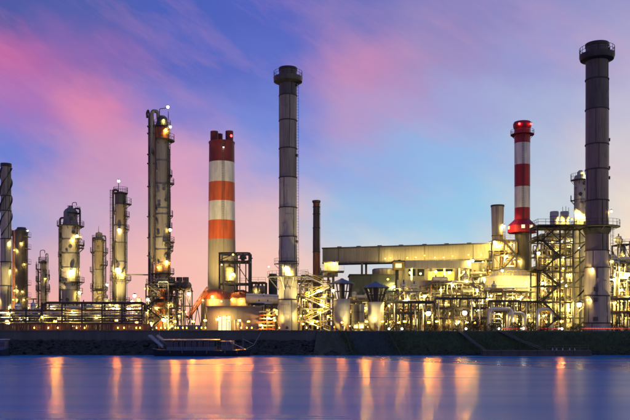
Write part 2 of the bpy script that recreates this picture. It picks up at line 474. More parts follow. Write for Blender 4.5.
def manhole(t, r, ang, z, size=0.4, m='steel_dark'):
    c, s = math.cos(ang), math.sin(ang)
    mb = MB().cyl((c*(r-0.05), s*(r-0.05), z), (c*(r+0.22), s*(r+0.22), z), size, n=12).cyl((c*(r+0.22), s*(r+0.22), z), (c*(r+0.30), s*(r+0.30), z), size*1.25, n=12)
    return mb.build('manhole', m, t.o)

def stack_sections(t, prof, cuts, mats, n=28, ringw=0.1, ring_mat='frame_dark', name='shell_section', hollow_top=True):
    """prof: [(py, radius px)] from ground to top; cuts: py of the flanges between sections"""
    def rad(py):
        for (a, ra), (b_, rb) in zip(prof, prof[1:]):
            if b_ <= py <= a: return ra + (rb-ra)*(a-py)/(a-b_)
        return prof[-1][1] if py < prof[-1][0] else prof[0][1]
    ys = [prof[0][0]] + sorted(cuts, reverse=True) + [prof[-1][0]]
    for i, (a, b_) in enumerate(zip(ys, ys[1:])):
        k = t.k; za, zb = t.z(a), t.z(b_)
        if i == 0: za = 0.0
        ra, rb = rad(a)*k, rad(b_)*k
        p = [(ra, za), (rb, zb)]
        if i == len(ys)-2 and hollow_top: p += [(rb-0.18, zb), (rb-0.18, zb-3.0), (0.05, zb-3.0)]
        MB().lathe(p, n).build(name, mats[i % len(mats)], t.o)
        rp_ = random.Random(int(t.px)*31+i)
        for q in range(2):      # patch plates welded on
            a_ = -math.pi/2+rp_.uniform(-1.1, 1.1); w_ = rp_.uniform(0.5, 1.1)/max(ra, .8); h_ = rp_.uniform(0.6, 1.6); f_ = rp_.uniform(0.15, 0.7)
            z_ = za+(zb-za)*f_; r_ = ra+(rb-ra)*f_
            if zb-za > 4 and i < len(ys)-2: MB().hollow(r_-0.05, r_+0.035, z_, z_+h_, 5, a_-w_, a_+w_).build('patch_plate', mats[i % len(mats)], t.o)
        for q in range(2):      # upright seams of the rolled plates
            a_ = -math.pi/2+rp_.uniform(-1.4, 1.4)
            MB().beam((ra*1.004*math.cos(a_), ra*1.004*math.sin(a_), za), (rb*1.004*math.cos(a_), rb*1.004*math.sin(a_), zb), 0.10).build('plate_seam', ring_mat, t.o)
        if i < len(ys)-2:
            MB().hollow(rb-0.02, rb+ringw, zb-0.11, zb+0.11, n).build('flange', ring_mat, t.o)

# ================================================================== setting
# ---- water and ground
o = MB().add([(-6000,-400,0),(6000,-400,0),(6000,9000,0),(-6000,9000,0)], [(0,1,2,3)]).build('water', 'water'); struct(o)
o = MB().add([(-6000,165.6,G),(6000,165.6,G),(6000,9000,G),(-6000,9000,G)], [(0,1,2,3)]).build('ground', 'ground'); struct(o)

YB, YT = 160.0, 165.0           # toe and crest of the river bank
# ---- left: concrete quay wall above a dark rubble foot
xs = X(318, YT)
qw = MB()
o = MB().box(-400, xs, YT-0.25, YT+0.55, 2.9, G-0.02).build('quay_wall', 'quay_concrete'); struct(o)
x = xs
capm = None
while x > X(-60, YT):
    w = 2.9
    cb = MB().box(x-w+0.03, x-0.03, YT-0.42, YT+0.5, G-0.02+0.002, G+0.22+rnd.uniform(-.015,.015)).build('coping_stone', 'quay_concrete', o)
    x -= w
x = xs
while x > X(-60, YT):
    w = rnd.choice((4.3, 4.6, 5.2)); d_ = rnd.uniform(0.02, 0.07)
    MB().box(x-w+0.04, x-0.04, YT-0.25-d_, YT-0.252, 2.6, G-0.05).build('wall_block', 'quay_concrete', o)
    x -= w
# rubble: rocks heaped on the foot of the wall
rb = MB()
core = MB().add([(-400,YB-1.5,-1),(xs,YB-1.5,-1),(xs,YT-0.2,2.5),(-400,YT-0.2,2.5)], [(0,1,2,3)]).build('rubble_core', 'rock'); struct(core)
def slope_pt_(a, u): return (X(a, YT)+(X(a+13, YB)-X(a, YT))*u, YT+(YB-1.2-YT)*u, G-0.02+(-0.6-G)*u)
def rock(mb, c, s):
    n = 6
    vs = []
    for j, (rr, zz) in enumerate(((0.7,-0.5),(1.0,0.05),(0.55,0.55))):
        for i in range(n):
            a = 2*math.pi*i/n + j*0.4
            q = s*rr*rnd.uniform(0.75,1.15)
            vs.append((c[0]+q*math.cos(a)*1.25, c[1]+q*math.sin(a), c[2]+s*zz*rnd.uniform(0.8,1.2)))
    fs = [tuple(range(n-1,-1,-1)), tuple(range(2*n,3*n))]
    for j in range(2):
        for i in range(n): fs.append((j*n+i, j*n+(i+1)%n, (j+1)*n+(i+1)%n, (j+1)*n+i))
    mb.add(vs, fs)
for k in range(2600):
    u = rnd.random(); xx = rnd.uniform(X(-70,160), xs+0.3)
    rock(rb, (xx, YB-1.2 + u*(YT-YB+0.8), -0.5 + u*3.2 + rnd.uniform(-0.1,0.12)), rnd.uniform(0.28,0.62))
for k in range(1500):
    a = rnd.uniform(312, 670); u = 1-abs(rnd.gauss(0, 0.10)); p = slope_pt_(a, u); rock(rb, p, rnd.uniform(0.16, 0.42))
o = rb.build('rubble', 'rock'); o['kind'] = 'stuff'; tag(o, 'dark heaped rubble stones along the waterline of the bank', 'rubble')

# ---- right: revetted bank in slabs of different facing
def slope_pt(px_top, px_bot, u):    # u 0 at the crest, 1 at the toe
    xt, xb = X(px_top, YT), X(px_bot, YB)
    return (xt + (xb-xt)*u, YT + (YB-1.2-YT)*u, (G-0.02) + (-0.6-G)*u)
def slab(name, a, b_, m, lift=0.0):
    n = 10; vs = []; fs = []
    for j in range(n+1):
        for (t_, q_) in (a, b_):
            p = slope_pt(t_, q_, j/n); vs.append((p[0], p[1], p[2]+lift+0.02*math.sin(j*1.7)))
    for j in range(n): fs.append((2*j, 2*j+2, 2*j+3, 2*j+1))
    for i in (0,1): pass
    o = MB().add(vs, fs).build(name, m); struct(o); return o
base = slab('embankment_base', (316, 316), (1900, 1900), 'slope_asphalt', -0.12)
s1 = slab('embankment_stone_facing', (317, 313), (345, 353), 'slope_stone', 0.03)
s2 = slab('embankment_asphalt_facing', (345.2, 353.2), (388, 402), 'slope_asphalt', 0.0)
s3 = slab('embankment_grass', (388.2, 402.2), (1900, 1900), 'slope_olive', 0.02)
for (a, b_) in ((345, 353), (388, 402)):
    p, q = Vector(slope_pt(a, b_, 0)), Vector(slope_pt(a, b_, 1)); up = Vector((0,0,0.06))
    struct(MB().beam(p+up, q+up, 0.35, 0.16).build('embankment_kerb', 'slope_stone'))
crest = MB().box(xs+0.02, 400, YT-0.1, YT+0.58, G-0.35, G+0.06).build('crest_kerb', 'quay_concrete'); struct(crest)
# grass tufts on the slope (one mass)
gb = MB()
for k in range(13000):
    u = rnd.random()**0.8*0.86; a = rnd.uniform(390, 660) if k < 10000 else rnd.choice((rnd.uniform(318, 392), rnd.gauss(342, 3), rnd.gauss(388, 4)))
    p = Vector(slope_pt(a, a+14, u)); h = rnd.uniform(0.12, 0.38); an = rnd.uniform(0, 6.28); w = 0.06
    q = p + Vector((rnd.uniform(-.12,.12), rnd.uniform(-.15,.05), h))
    gb.add([p + Vector((w*math.cos(an), w*math.sin(an), -0.02)), p - Vector((w*math.cos(an), w*math.sin(an), 0.02)), q], [(0,1,2)])
o = gb.build('bank_grass', 'grass_blade'); o['kind'] = 'stuff'; tag(o, 'rough dark grass covering the river bank slope', 'grass')

# ================================================================== chimneys and stacks
# ---- tall grey stack in the middle
t = Thing('steel_stack', 'tall grey steel stack with railed crown and a floodlit platform ring around its foot', 'stack', 288, 172)
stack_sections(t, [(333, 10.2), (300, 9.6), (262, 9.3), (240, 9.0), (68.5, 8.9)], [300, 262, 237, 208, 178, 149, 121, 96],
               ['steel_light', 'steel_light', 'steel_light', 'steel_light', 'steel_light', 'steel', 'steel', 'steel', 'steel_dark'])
k = t.k
MB().lathe([(9.2*k, t.z(84)), (14.2*k, t.z(82)), (14.6*k, t.z(77.5)), (9.0*k, t.z(77.2))], 28).build('crown_gallery', 'steel_dark', t.o)
m = MB(); railing_arc(m, 14.2*k, t.z(77.4), 0, 2*math.pi, 20, 1.2); m.build('railing', 'frame_dark', t.o)
MB().hollow(8.8*k, 9.3*k, t.z(70.5), t.z(68.2), 28).build('rim', 'frame_dark', t.o)
ladder(t, t.x(297.6), -0.3, t.z(272), t.z(80), cage=False)
for py in (86, 156, 242, 298): manhole(t, 8.9*k, -0.35, t.z(py), 0.28)
ring_platform(t, 277, 9.5*k, 21*k, math.pi*0.98, math.pi*2.02)
ring_platform(t, 264, 9.3*k, 14*k, math.pi*1.05, math.pi*1.8)
for a in (math.pi*1.1, math.pi*1.4, math.pi*1.6, math.pi*1.9):
    MB().beam((9.7*k*math.cos(a), 9.7*k*math.sin(a), t.z(290)), (20*k*math.cos(a), 20*k*math.sin(a), t.z(278)), 0.16).build('bracket', 'frame_grey', t.o)
lamp(t, 286.5, 269, -13*k, 'glow_white', 0.24); lamp(t, 291, 274, -14*k, 'glow_yellow', 0.22)
lamp(t, 275, 318, -15*k, 'glow_yellow', 0.2); lamp(t, 301, 316, -14*k, 'glow_yellow', 0.22)
lamp(t, 269, 267, -4*k, 'glow_white_small', 0.12)

# ---- big dark stack on the right
t = Thing('steel_stack', 'tallest stack, mauve grey steel with dark railed crown, beside the tall zigzag stair tower', 'stack', 597, 170)
k = t.k
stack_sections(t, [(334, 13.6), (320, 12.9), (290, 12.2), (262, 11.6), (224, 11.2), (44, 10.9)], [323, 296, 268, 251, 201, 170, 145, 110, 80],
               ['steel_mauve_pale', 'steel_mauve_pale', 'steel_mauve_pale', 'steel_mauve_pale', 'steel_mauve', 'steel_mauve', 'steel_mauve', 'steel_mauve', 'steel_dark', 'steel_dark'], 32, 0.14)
MB().lathe([(11.2*k, t.z(61.5)), (16.0*k, t.z(60)), (17.0*k, t.z(57)), (17.0*k, t.z(54.5)), (11.0*k, t.z(54.3))], 32).build('crown_gallery', 'frame_dark', t.o)
m = MB(); railing_arc(m, 16.7*k, t.z(54.5), 0, 2*math.pi, 22, 1.4, 0.07); m.build('railing', 'frame_dark', t.o)
MB().hollow(10.8*k, 11.4*k, t.z(47), t.z(43.8), 32).build('rim', 'frame_dark', t.o)
for py in (49, 178, 140, 168): manhole(t, 11*k, -0.12, t.z(py), 0.32)
ring_platform(t, 227, 11.4*k, 22*k, math.pi*0.95, math.pi*2.05, 'frame_dark', 'frame_dark', 1.3)
MB().lathe([(11.5*k, t.z(235)), (13.8*k, t.z(229)), (11.5*k, t.z(228.5))], 28).build('platform_skirt', 'frame_dark', t.o)
ladder(t, t.x(610), -1.0, t.z(331), t.z(228), m='frame_grey')
for py in (289.5, 300, 319):
    z = t.z(py); r = 12.6*k
    MB().box(-1.65, -0.75, -r-0.06, -r+0.5, z-0.42, z+0.42).cyl((-1.2, -r-0.1, z), (-1.2, -r+0.4, z), 0.22, n=12).build('inspection_hatch', 'steel_dark', t.o)
lamp(t, 608, 212.5, -9*k, 'glow_yellow', 0.26); lamp(t, 586, 270, -13*k, 'glow_yellow', 0.22); lamp(t, 609, 262, -9*k, 'glow_yellow', 0.22)
lamp(t, 612, 303, -9*k, 'glow_yellow', 0.24); lamp(t, 583.5, 300, -12*k, 'glow_yellow', 0.22)

# ---- striped concrete chimney with flues
t = Thing('striped_chimney', 'wide chimney banded rust red and white with three flues on top', 'chimney', 221.8, 205)
k = t.k
def rad(py): return (12.6 + (py-142)*(14.4-12.6)/190)*k
bands = [(333, 240, 'concrete', 'shaft'), (240, 221, 'paint_red', 'red_band'), (221, 202, 'paint_white', 'white_band'), (202, 183, 'paint_red', 'red_band'),
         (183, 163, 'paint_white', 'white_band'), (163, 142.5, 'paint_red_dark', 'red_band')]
for a, b_, m_, nm in bands:
    z0 = 0 if a == 333 else t.z(a)
    p = [(rad(a), z0), (rad(b_), t.z(b_))]
    if b_ == 142.5: p += [(rad(b_)-0.4, t.z(b_)), (rad(b_)-0.4, t.z(b_)-1.0), (0.05, t.z(b_)-1.0)]
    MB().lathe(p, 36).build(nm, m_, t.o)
for (px, yy, top) in ((214.6, -0.6, 132), (218.5, 1.6, 132.5), (229.6, -0.6, 131.8)):
    z1 = t.z(top); r = 3.9*k if px != 218.5 else 3.5*k
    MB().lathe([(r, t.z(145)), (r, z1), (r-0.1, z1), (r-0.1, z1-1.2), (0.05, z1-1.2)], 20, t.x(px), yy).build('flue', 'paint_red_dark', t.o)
MB().hollow(rad(142)-0.02, rad(142)+0.12, t.z(143.6), t.z(142.2), 36).build('rim', 'paint_red_dark', t.o)
ladder(t, t.x(224.5), -rad(150)-0.12, t.z(330), t.z(143), m='frame_grey', cage=False)
lamp(t, 231.6, 137, -5*k, 'glow_red', 0.35); lamp(t, 225.2, 150.5, -13*k-0.5, 'glow_white_small', 0.14)

# ---- slim red and white chimney
t = Thing('striped_chimney', 'slim chimney banded crimson and white with a flared red collar', 'chimney', 522.3, 205)
k = t.k
bands = [(333, 233, 7.3, 'steel_dark', 'shaft'), (222.5, 208, 7.6, 'paint_crimson', 'red_band'), (208, 187, 7.6, 'paint_white', 'white_band'), (187, 165, 7.7, 'paint_crimson', 'red_band'),
         (165, 143.5, 7.7, 'paint_white', 'white_band'), (143.5, 129, 7.8, 'paint_crimson', 'red_band')]
for a, b_, r, m_, nm in bands:
    MB().lathe([(r*k, 0 if a == 333 else t.z(a)), (r*k, t.z(b_))], 28).build(nm, m_, t.o)
MB().lathe([(7.3*k, t.z(233.4)), (14.8*k, t.z(233)), (14.8*k, t.z(226)), (7.7*k, t.z(219.5))], 8).build('collar', 'paint_crimson', t.o)
for px in (506.5+1.2, 519.5, 528, 535.5):
    a = math.asin(max(-1, min(1, (px-522.3)/14.8)))
    pl = MB().box(-0.42, 0.42, -0.06, 0.06, -0.42, 0.42).build('port_light', 'glow_window', t.o)
    pl.location = (14.3*k*math.sin(a), -14.3*k*math.cos(a)*0.99, t.z(228)); pl.rotation_euler = (0, 0, a)
MB().lathe([(7.9*k, t.z(129)), (9.0*k, t.z(127)), (9.0*k, t.z(124)), (8.0*k, t.z(122)), (7.0*k, t.z(122)), (7.0*k, t.z(126)), (0.05, t.z(126))], 28).build('cap', 'paint_crimson', t.o)
ring_platform(t, 134.5, 7.9*k, 11.6*k, 0, 2*math.pi, 'paint_crimson', 'frame_dark')
ladder(t, t.x(521), -7.9*k-0.1, t.z(232), t.z(136), m='frame_dark', cage=False)
lamp(t, 517, 126, -9.2*k, 'glow_red', 0.3); lamp(t, 528.5, 126, -9.2*k, 'glow_red', 0.3)
lamp(t, 516, 262, -12*k, 'glow_yellow', 0.3)

# ---- thin rusty stack
t = Thing('steel_stack', 'thin rust brown stack between the grey stack and the end of the long gallery', 'stack', 316.4, 212)
stack_sections(t, [(333, 3.7), (252, 3.5), (201, 3.3)], [284, 252, 228, 214, 207], ['pipe_rust', 'pipe_rust', 'pipe_dark', 'pipe_dark', 'pipe_dark'], 16, 0.1)
m = MB(); m.lathe([(3.4*t.k, t.z(203.5)), (4.2*t.k, t.z(202)), (4.2*t.k, t.z(200.6)), (3.4*t.k, t.z(200.4))], 16); m.build('cap', 'pipe_dark', t.o)
ladder(t, t.x(319.4), -1.0, t.z(325), t.z(204), cage=False)

# ---- short grey stack, widening upwards
t = Thing('steel_stack', 'short grey stack widening towards its open top beside the slim crimson chimney', 'stack', 497.5, 202)
stack_sections(t, [(333, 4.6), (250, 5.2), (205.5, 6.4)], [268, 236], ['steel_light', 'steel_light', 'steel_light'], 24, 0.08)
MB().hollow(6.3*t.k, 6.75*t.k, t.z(207), t.z(205.2), 24).build('rim', 'steel_dark', t.o)
ring_platform(t, 251, 5.2*t.k, 9.5*t.k, math.pi, 2*math.pi, 'grating', 'yellow_rail')
lamp(t, 502, 227, -8*t.k, 'glow_yellow_strong', 0.28); lamp(t, 492.5, 243, -8*t.k, 'glow_yellow_strong', 0.26); lamp(t, 500, 246, -9*t.k, 'glow_yellow', 0.26)
ladder(t, t.x(502.8), -1.2, t.z(325), t.z(228), m='frame_grey')

# ---- left stack with helical strakes
t = Thing('steel_stack', 'beige grey stack wrapped in helical strakes beside the dark twin column', 'stack', 6, 186)
k = t.k
stack_sections(t, [(333, 5.6), (240, 5.3), (164, 4.9)], [310, 286, 262, 239, 211, 196], ['clad', 'clad', 'clad', 'steel_light', 'steel_light', 'steel', 'steel'], 24, 0.08)
for s in range(3):
    pts = []
    for i in range(61):
        u = i/60; a = s*2.094 + u*2*math.pi*1.35; z = t.z(236) + (t.z(168)-t.z(236))*u
        r = 5.2*k + 0.10; pts.append((r*math.cos(a), r*math.sin(a), z))
    m = MB()
    for p, q in zip(pts, pts[1:]): m.beam(p, q, 0.30, 0.10)
    m.build('strake', 'steel_dark', t.o)
MB().hollow(4.8*k, 5.4*k, t.z(167), t.z(163.6), 24).build('rim', 'frame_dark', t.o)
lamp(t, 12, 271, -5*k, 'glow_yellow', 0.2); lamp(t, 11.5, 243, -6*k, 'glow_yellow', 0.2); lamp(t, 12, 307, -6*k, 'glow_yellow', 0.2); lamp(t, -3, 300, -7*k, 'glow_yellow', 0.2)

# ================================================================== process columns
def column(label, px, Y, r, top, m_, sect, base=333, dome=True, skirt=None):
    t = Thing('process_column', label, 'column', px, Y)
    k = t.k
    ys = [base] + sorted(sect, reverse=True) + [top]
    for i, (a, b_) in enumerate(zip(ys, ys[1:])):
        za = 0 if i == 0 else t.z(a); zb = t.z(b_); rr = r*k
        p = [(rr, za), (rr, zb)]
        if i == len(ys)-2 and dome: p += [(rr*0.96, zb+rr*0.2), (rr*0.78, zb+rr*0.4), (rr*0.45, zb+rr*0.55), (0.05, zb+rr*0.6)]
        MB().lathe(p, 24).build('shell_section', m_[i % len(m_)], t.o)
        if i < len(ys)-2: MB().hollow(rr-0.02, rr+0.09, zb-0.08, zb+0.08, 24).build('stiffener_ring', 'frame_grey', t.o)
    return t
def riser(t, px, y, top, r=0.28, over=None, m_='pipe_silver', bot=333):
    """pipe up the side of a column with a gooseneck into its head"""
    x = t.x(px); z1 = t.z(top)
    pts = [(x, y, max(0, t.z(bot))), (x, y, z1)]
    if over is not None: pts += [(t.x(over), y*0.3, z1), (t.x(over), y*0.3, z1-1.8)]
    return MB().tube(pts, r, 8, 0.9).build('riser_pipe', m_, t.o)
def davit(t, px, py, reach=1.6, h=2.2, y=-0.6):
    x, z = t.x(px), t.z(py)
    return MB().tube([(x, y, z), (x, y, z+h), (x+reach, y, z+h), (x+reach, y, z+h-0.7)], 0.08, 6, 0.7).build('davit', 'frame_dark', t.o)

def fittings(t, r, y0, y1, seed, step=15):
    """small side platforms, clips and thin lines that crowd the flanks of a column"""
    r_ = random.Random(seed); k = t.k; py = y0+step*0.7
    while py < y1:
        a = r_.choice((0.0, math.pi)) + r_.uniform(-.5, .2); w = r_.uniform(0.35, 0.6)
        ring_platform(t, py, r*k, (r+r_.uniform(2.6, 4.2))*k, a-w, a+w, 'frame_dark', 'frame_dark')
        if r_.random() < 0.6: manhole(t, r*k, -math.pi/2+r_.uniform(-.9, .9), t.z(py-4), r_.uniform(.2, .32), 'frame_grey')
        py += step*r_.uniform(0.7, 1.3)
    for i in range(3):
        a = -math.pi/2 + r_.choice((-1, 1))*r_.uniform(0.5, 1.35); q = r*k+0.22+0.1*i
        zt_ = t.z(r_.uniform(y0+4, y0+(y1-y0)*0.5)); x, y = q*math.cos(a), q*math.sin(a); c = r_.uniform(.05, .12)
        MB().tube([(x, y, 0.1), (x, y, zt_), (x*0.8, y*0.8, zt_)], c, 6, 0.2).build('impulse_line', r_.choice(('pipe_dark', 'frame_grey', 'pipe_silver')), t.o)

# dark twin column
t = Thing('process_column', 'dark brown column strung with small lamps beside the helical strake stack', 'column', 21.5, 196)
k = t.k
for i, (a, b_) in enumerate(((333, 300), (300, 262), (262, 233))):
    MB().lathe([(6.2*k, 0 if i == 0 else t.z(a)), (6.2*k, t.z(b_))], 20).build('shell_section', 'pipe_dark', t.o)
MB().lathe([(6.6*k, t.z(233)), (6.6*k, t.z(230.5)), (4.6*k, t.z(229)), (4.2*k, t.z(227.5)), (0.05, t.z(227))], 20).build('flanged_head', 'pipe_dark', t.o)
MB().cyl((t.x(13.5), 1.0, 0), (t.x(13.5), 1.0, t.z(230)), 2.6*k, n=14).build('riser_duct', 'pipe_rust', t.o)
for py, sx in ((237, 1), (249, 1), (264, 1), (285, 1), (297, 1)):
    pl = MB().box(5.8*k, 8.8*k, -2.2, 0.6, t.z(py)-0.12, t.z(py)).build('platform', 'grating', t.o)
    m = MB(); railing_line(m, (8.7*k, -2.15, t.z(py)), (8.7*k, 0.5, t.z(py))); railing_line(m, (5.9*k, -2.15, t.z(py)), (8.7*k, -2.15, t.z(py))); m.build('railing', 'frame_dark', pl)
ladder(t, t.x(26), -6.3*k, 0.2, t.z(233))
for px, py in ((24, 244), (17.5, 251), (14, 270), (27.5, 265), (12.5, 286), (17.5, 291), (25.5, 292), (16.5, 300), (27, 300), (12.8, 308)): lamp(t, px, py, -7*k-0.4, 'glow_yellow', 0.17)
lamp(t, 28.5, 231, -2*k, 'glow_white_small', 0.15)
MB().box(5.5*k, 15*k, -0.5, 0.2, t.z(299)-0.2, t.z(299)+0.15).build('walkway', 'frame_dark', t.o)

# short slender column
t = column('short slender column with looped davit and small side platforms, between dark and large columns', 43.5, 190, 3.1, 262, ['clad_warm', 'clad', 'clad'], [300, 280, 270])
k = t.k
davit(t, 41, 258, 1.1, 1.8); riser(t, 48.6, -0.6, 254, 0.16, 46)
ring_platform(t, 262, 0.2, 5.0*k, 0, 2*math.pi, 'frame_dark', 'frame_dark')
for py, a in ((269, math.pi), (279, 0), (290, math.pi), (289, 0), (281, math.pi)):
    ring_platform(t, py, 3.2*k, 7.4*k if a else 6.2*k, a-0.75, a+0.75, 'frame_dark', 'frame_dark')
ladder(t, t.x(39), -1.0, 0.2, t.z(262)); riser(t, 38, 0.2, 270, 0.22, None, 'pipe_dark')
fittings(t, 3.1, 262, 325, 1, 18)
lamp(t, 47, 279, -4.5*k, 'glow_yellow', 0.15); lamp(t, 41, 314, -6*k, 'glow_yellow', 0.22)

# large column
t = column('large cream grey column with ringed platforms, domed neck and bright side lamps', 70.6, 186, 8.6, 226.5, ['clad', 'clad', 'steel_light', 'clad', 'clad', 'steel_light'], [312, 290, 268, 254, 240], dome=False)
k = t.k
MB().lathe([(8.6*k, t.z(226.5)), (7.4*k, t.z(223)), (6.8*k, t.z(221)), (6.8*k, t.z(212)), (5.2*k, t.z(209.5)), (2.6*k, t.z(208)), (2.2*k, t.z(206)), (0.05, t.z(205.6))], 24).build('domed_neck', 'steel', t.o)
ring_platform(t, 226, 7*k, 13.2*k, 0, 2*math.pi, 'frame_dark', 'frame_dark'); ring_platform(t, 213, 6.8*k, 9.6*k, -1.6, 1.9, 'frame_dark', 'frame_dark', 1.4)
davit(t, 73, 208, 1.0, 1.2); riser(t, 80.5, -0.4, 208.5, 0.22, 74, 'pipe_dark', 226)
for py, a, w, ro in ((245, 0, 0.7, 13.5), (248, 0, 0.5, 13), (282, 0, 0.9, 13.5), (282, math.pi*1.4, 1.6, 11.5), (265, math.pi, 0.45, 11.5), (238, math.pi, 0.5, 11.5), (293, 0, 0.6, 12)):
    ring_platform(t, py, 8.7*k, ro*k, a-w, a+w, 'frame_dark', 'frame_dark')
riser(t, 60.6, -0.4, 218, 0.24, 66, 'pipe_dark'); riser(t, 58.8, 0.4, 228, 0.16, None, 'pipe_dark')
ladder(t, t.x(80), -1.3, 0.3, t.z(226)); ladder(t, t.x(62), -1.2, t.z(282), t.z(226))
for py, a in ((219, -1.2), (233, -1.0), (247, -1.3), (300, -1.6)): manhole(t, (8.6 if py > 226 else 6.8)*k, a, t.z(py), 0.35)
lamp(t, 79.5, 237, -8.5*k, 'glow_yellow_strong', 0.27); lamp(t, 76, 240, -11*k, 'glow_yellow', 0.22); lamp(t, 74.5, 272, -12*k, 'glow_yellow_strong', 0.3); lamp(t, 82, 293, -9*k, 'glow_yellow_strong', 0.25)
fittings(t, 8.6, 228, 320, 2)
lamp(t, 66, 312, -13*k, 'glow_yellow', 0.22); lamp(t, 58, 310, -10*k, 'glow_yellow', 0.2); lamp(t, 84, 313, -8*k, 'glow_yellow', 0.2)

# medium column with spike
t = column('medium tan column with a thin spike on top, between large and lamp topped columns', 99, 201, 4.9, 240, ['clad_warm', 'clad_warm', 'clad'], [305, 290, 270, 252])
k = t.k
MB().lathe([(4.6*k, t.z(241)), (3.6*k, t.z(238)), (3.2*k, t.z(233)), (0.05, t.z(232))], 20).build('domed_neck', 'steel', t.o)
MB().cyl((t.x(99), -0.4, t.z(234)), (t.x(99), -0.4, t.z(226)), 0.09, 0.03, 6).build('lightning_spike', 'frame_dark', t.o)
ring_platform(t, 240, 3*k, 6.8*k, 0, 2*math.pi, 'frame_dark', 'frame_dark')
riser(t, 93, -0.2, 238, 0.2, 97, 'pipe_dark'); ladder(t, t.x(104.6), -0.7, 0.2, t.z(240)); riser(t, 105.5, 0.3, 236, 0.13, 101, 'pipe_dark')
for py, a, w in ((265, 0, 0.6), (290, 0, 0.9), (288, math.pi, 0.9), (252, math.pi, 0.6), (291, math.pi*1.5, 1.0)): ring_platform(t, py, 4.9*k, 8.6*k, a-w, a+w, 'frame_dark', 'frame_dark')
fittings(t, 4.9, 242, 320, 3)
lamp(t, 108, 285, -3*k, 'glow_yellow_strong', 0.22); lamp(t, 97, 312, -10*k, 'glow_yellow', 0.25)

# lamp-topped column
t = column('slender tan column with a bright lamp on a mast above its railed head', 120.6, 190, 5.6, 195, ['clad', 'clad', 'steel_light', 'clad', 'steel_light', 'clad_warm', 'steel_dark'], [300, 282, 262, 243, 226, 205])
k = t.k
ring_platform(t, 193, 0.5*k, 7.2*k, 0, 2*math.pi, 'frame_dark', 'frame_dark', 1.3); ring_platform(t, 204, 5.7*k, 10.8*k, -0.9, 0.8, 'frame_dark', 'frame_dark', 1.3)
MB().tube([(t.x(119), -0.4, t.z(194)), (t.x(119), -0.4, t.z(182.5))], 0.08, 6).build('lamp_mast', 'frame_dark', t.o)
riser(t, 113.4, -0.3, 190, 0.26, 118, 'pipe_dark'); ladder(t, t.x(126.6), -0.8, t.z(280), t.z(195)); ladder(t, t.x(112), -0.5, 0.2, t.z(190))
for py, a, w, ro in ((280, math.pi*1.5, 2.9, 10.5), (241, math.pi, 0.6, 8), (211, math.pi, 0.5, 7.5), (271, math.pi, 0.8, 9.8)): ring_platform(t, py, 5.7*k, ro*k, a-w, a+w, 'frame_dark', 'frame_dark')
MB().tube([(5*k, -0.6, t.z(275)), (28*k, -0.6, t.z(275))], 0.16, 8).build('transfer_pipe', 'pipe_dark', t.o)
lamp(t, 119, 181.5, -0.4, 'glow_white_small', 0.30, hood=False); lamp(t, 121, 231, -8*k, 'glow_yellow_strong', 0.3); lamp(t, 119.5, 270, -9*k, 'glow_yellow_strong', 0.33)
fittings(t, 5.6, 206, 320, 4)
lamp(t, 124.6, 275, -9*k, 'glow_yellow', 0.2); lamp(t, 115.5, 308, -10*k, 'glow_yellow_strong', 0.26); lamp(t, 112, 305, -8*k, 'glow_yellow', 0.22)

# tall column
t = column('tallest process column, tan sections with a dark pipe riser up its side and lamps at the head', 162.2, 180, 7.2, 128, ['rust_roof', 'clad_warm', 'clad_warm', 'steel_light', 'clad', 'clad', 'clad', 'steel', 'steel'], [285, 272, 250, 238, 215, 209, 185, 162, 141], dome=False)
k = t.k
MB().lathe([(7.2*k, t.z(128)), (6.6*k, t.z(125)), (5.4*k, t.z(122)), (5.0*k, t.z(118)), (3.0*k, t.z(116)), (0.05, t.z(115.6))], 24).build('domed_head', 'steel_dark', t.o)
ring_platform(t, 140.5, 7.3*k, 12.4*k, -1.9, 0.9, 'frame_dark', 'frame_dark', 1.3)
ring_platform(t, 127, 5*k, 8.6*k, 0, 2*math.pi, 'frame_dark', 'frame_dark', 1.4)
for py, a, w, ro in ((183.5, 0, 0.7, 12), (242, -0.25, 1.1, 12.4), (273.5, math.pi*1.6, 2.2, 12), (250.5, 0, 0.6, 11)): ring_platform(t, py, 7.3*k, ro*k, a-w, a+w, 'frame_dark', 'frame_dark')
MB().tube([(t.x(152.5), -0.6, 0.3), (t.x(152.5), -0.6, t.z(111.5)), (t.x(158.5), -0.5, t.z(112)), (t.x(158.5), -0.3, t.z(119))], 0.42, 10, 0.8).build('riser_pipe', 'steel', t.o)
MB().tube([(t.x(149.3), -0.2, 0.3), (t.x(149.3), -0.2, t.z(114)), (t.x(151), -0.2, t.z(114))], 0.24, 8, 0.5).build('riser_pipe', 'steel_dark', t.o)
MB().tube([(t.x(156), -1.5, t.z(262)), (t.x(156), -1.5, t.z(126))], 0.17, 8).build('riser_pipe', 'pipe_dark', t.o)
MB().tube([(t.x(147.4), -0.2, t.z(118)), (t.x(146.9), -0.2, t.z(113)), (t.x(148.4), -0.2, t.z(110)), (t.x(149.2), -0.2, t.z(114))], 0.22, 6, 0.3).build('vent_loop', 'frame_dark', t.o)
for py in (127, 134, 155, 164, 187, 217, 238, 256): MB().box(t.x(147.8), t.x(155.5), -0.9, 0.2, t.z(py)-0.12, t.z(py)+0.1).build('pipe_bracket', 'frame_dark', t.o)
MB().tube([(t.x(160), -0.6, t.z(117)), (t.x(160.2), -0.6, t.z(109.5)), (t.x(167.6), -0.6, t.z(108.6))], 0.08, 6, 0.2).build('lamp_arm', 'frame_dark', t.o)
MB().cyl((t.x(168.8), -0.6, t.z(127)), (t.x(168.8), -0.6, t.z(112)), 0.14, 0.05, 6).build('mast', 'frame_dark', t.o)
for py, a in ((190, -1.2), (201, -0.9), (206, -1.8), (234, -1.9), (246, -0.9)): manhole(t, 7.2*k, a, t.z(py), 0.3)
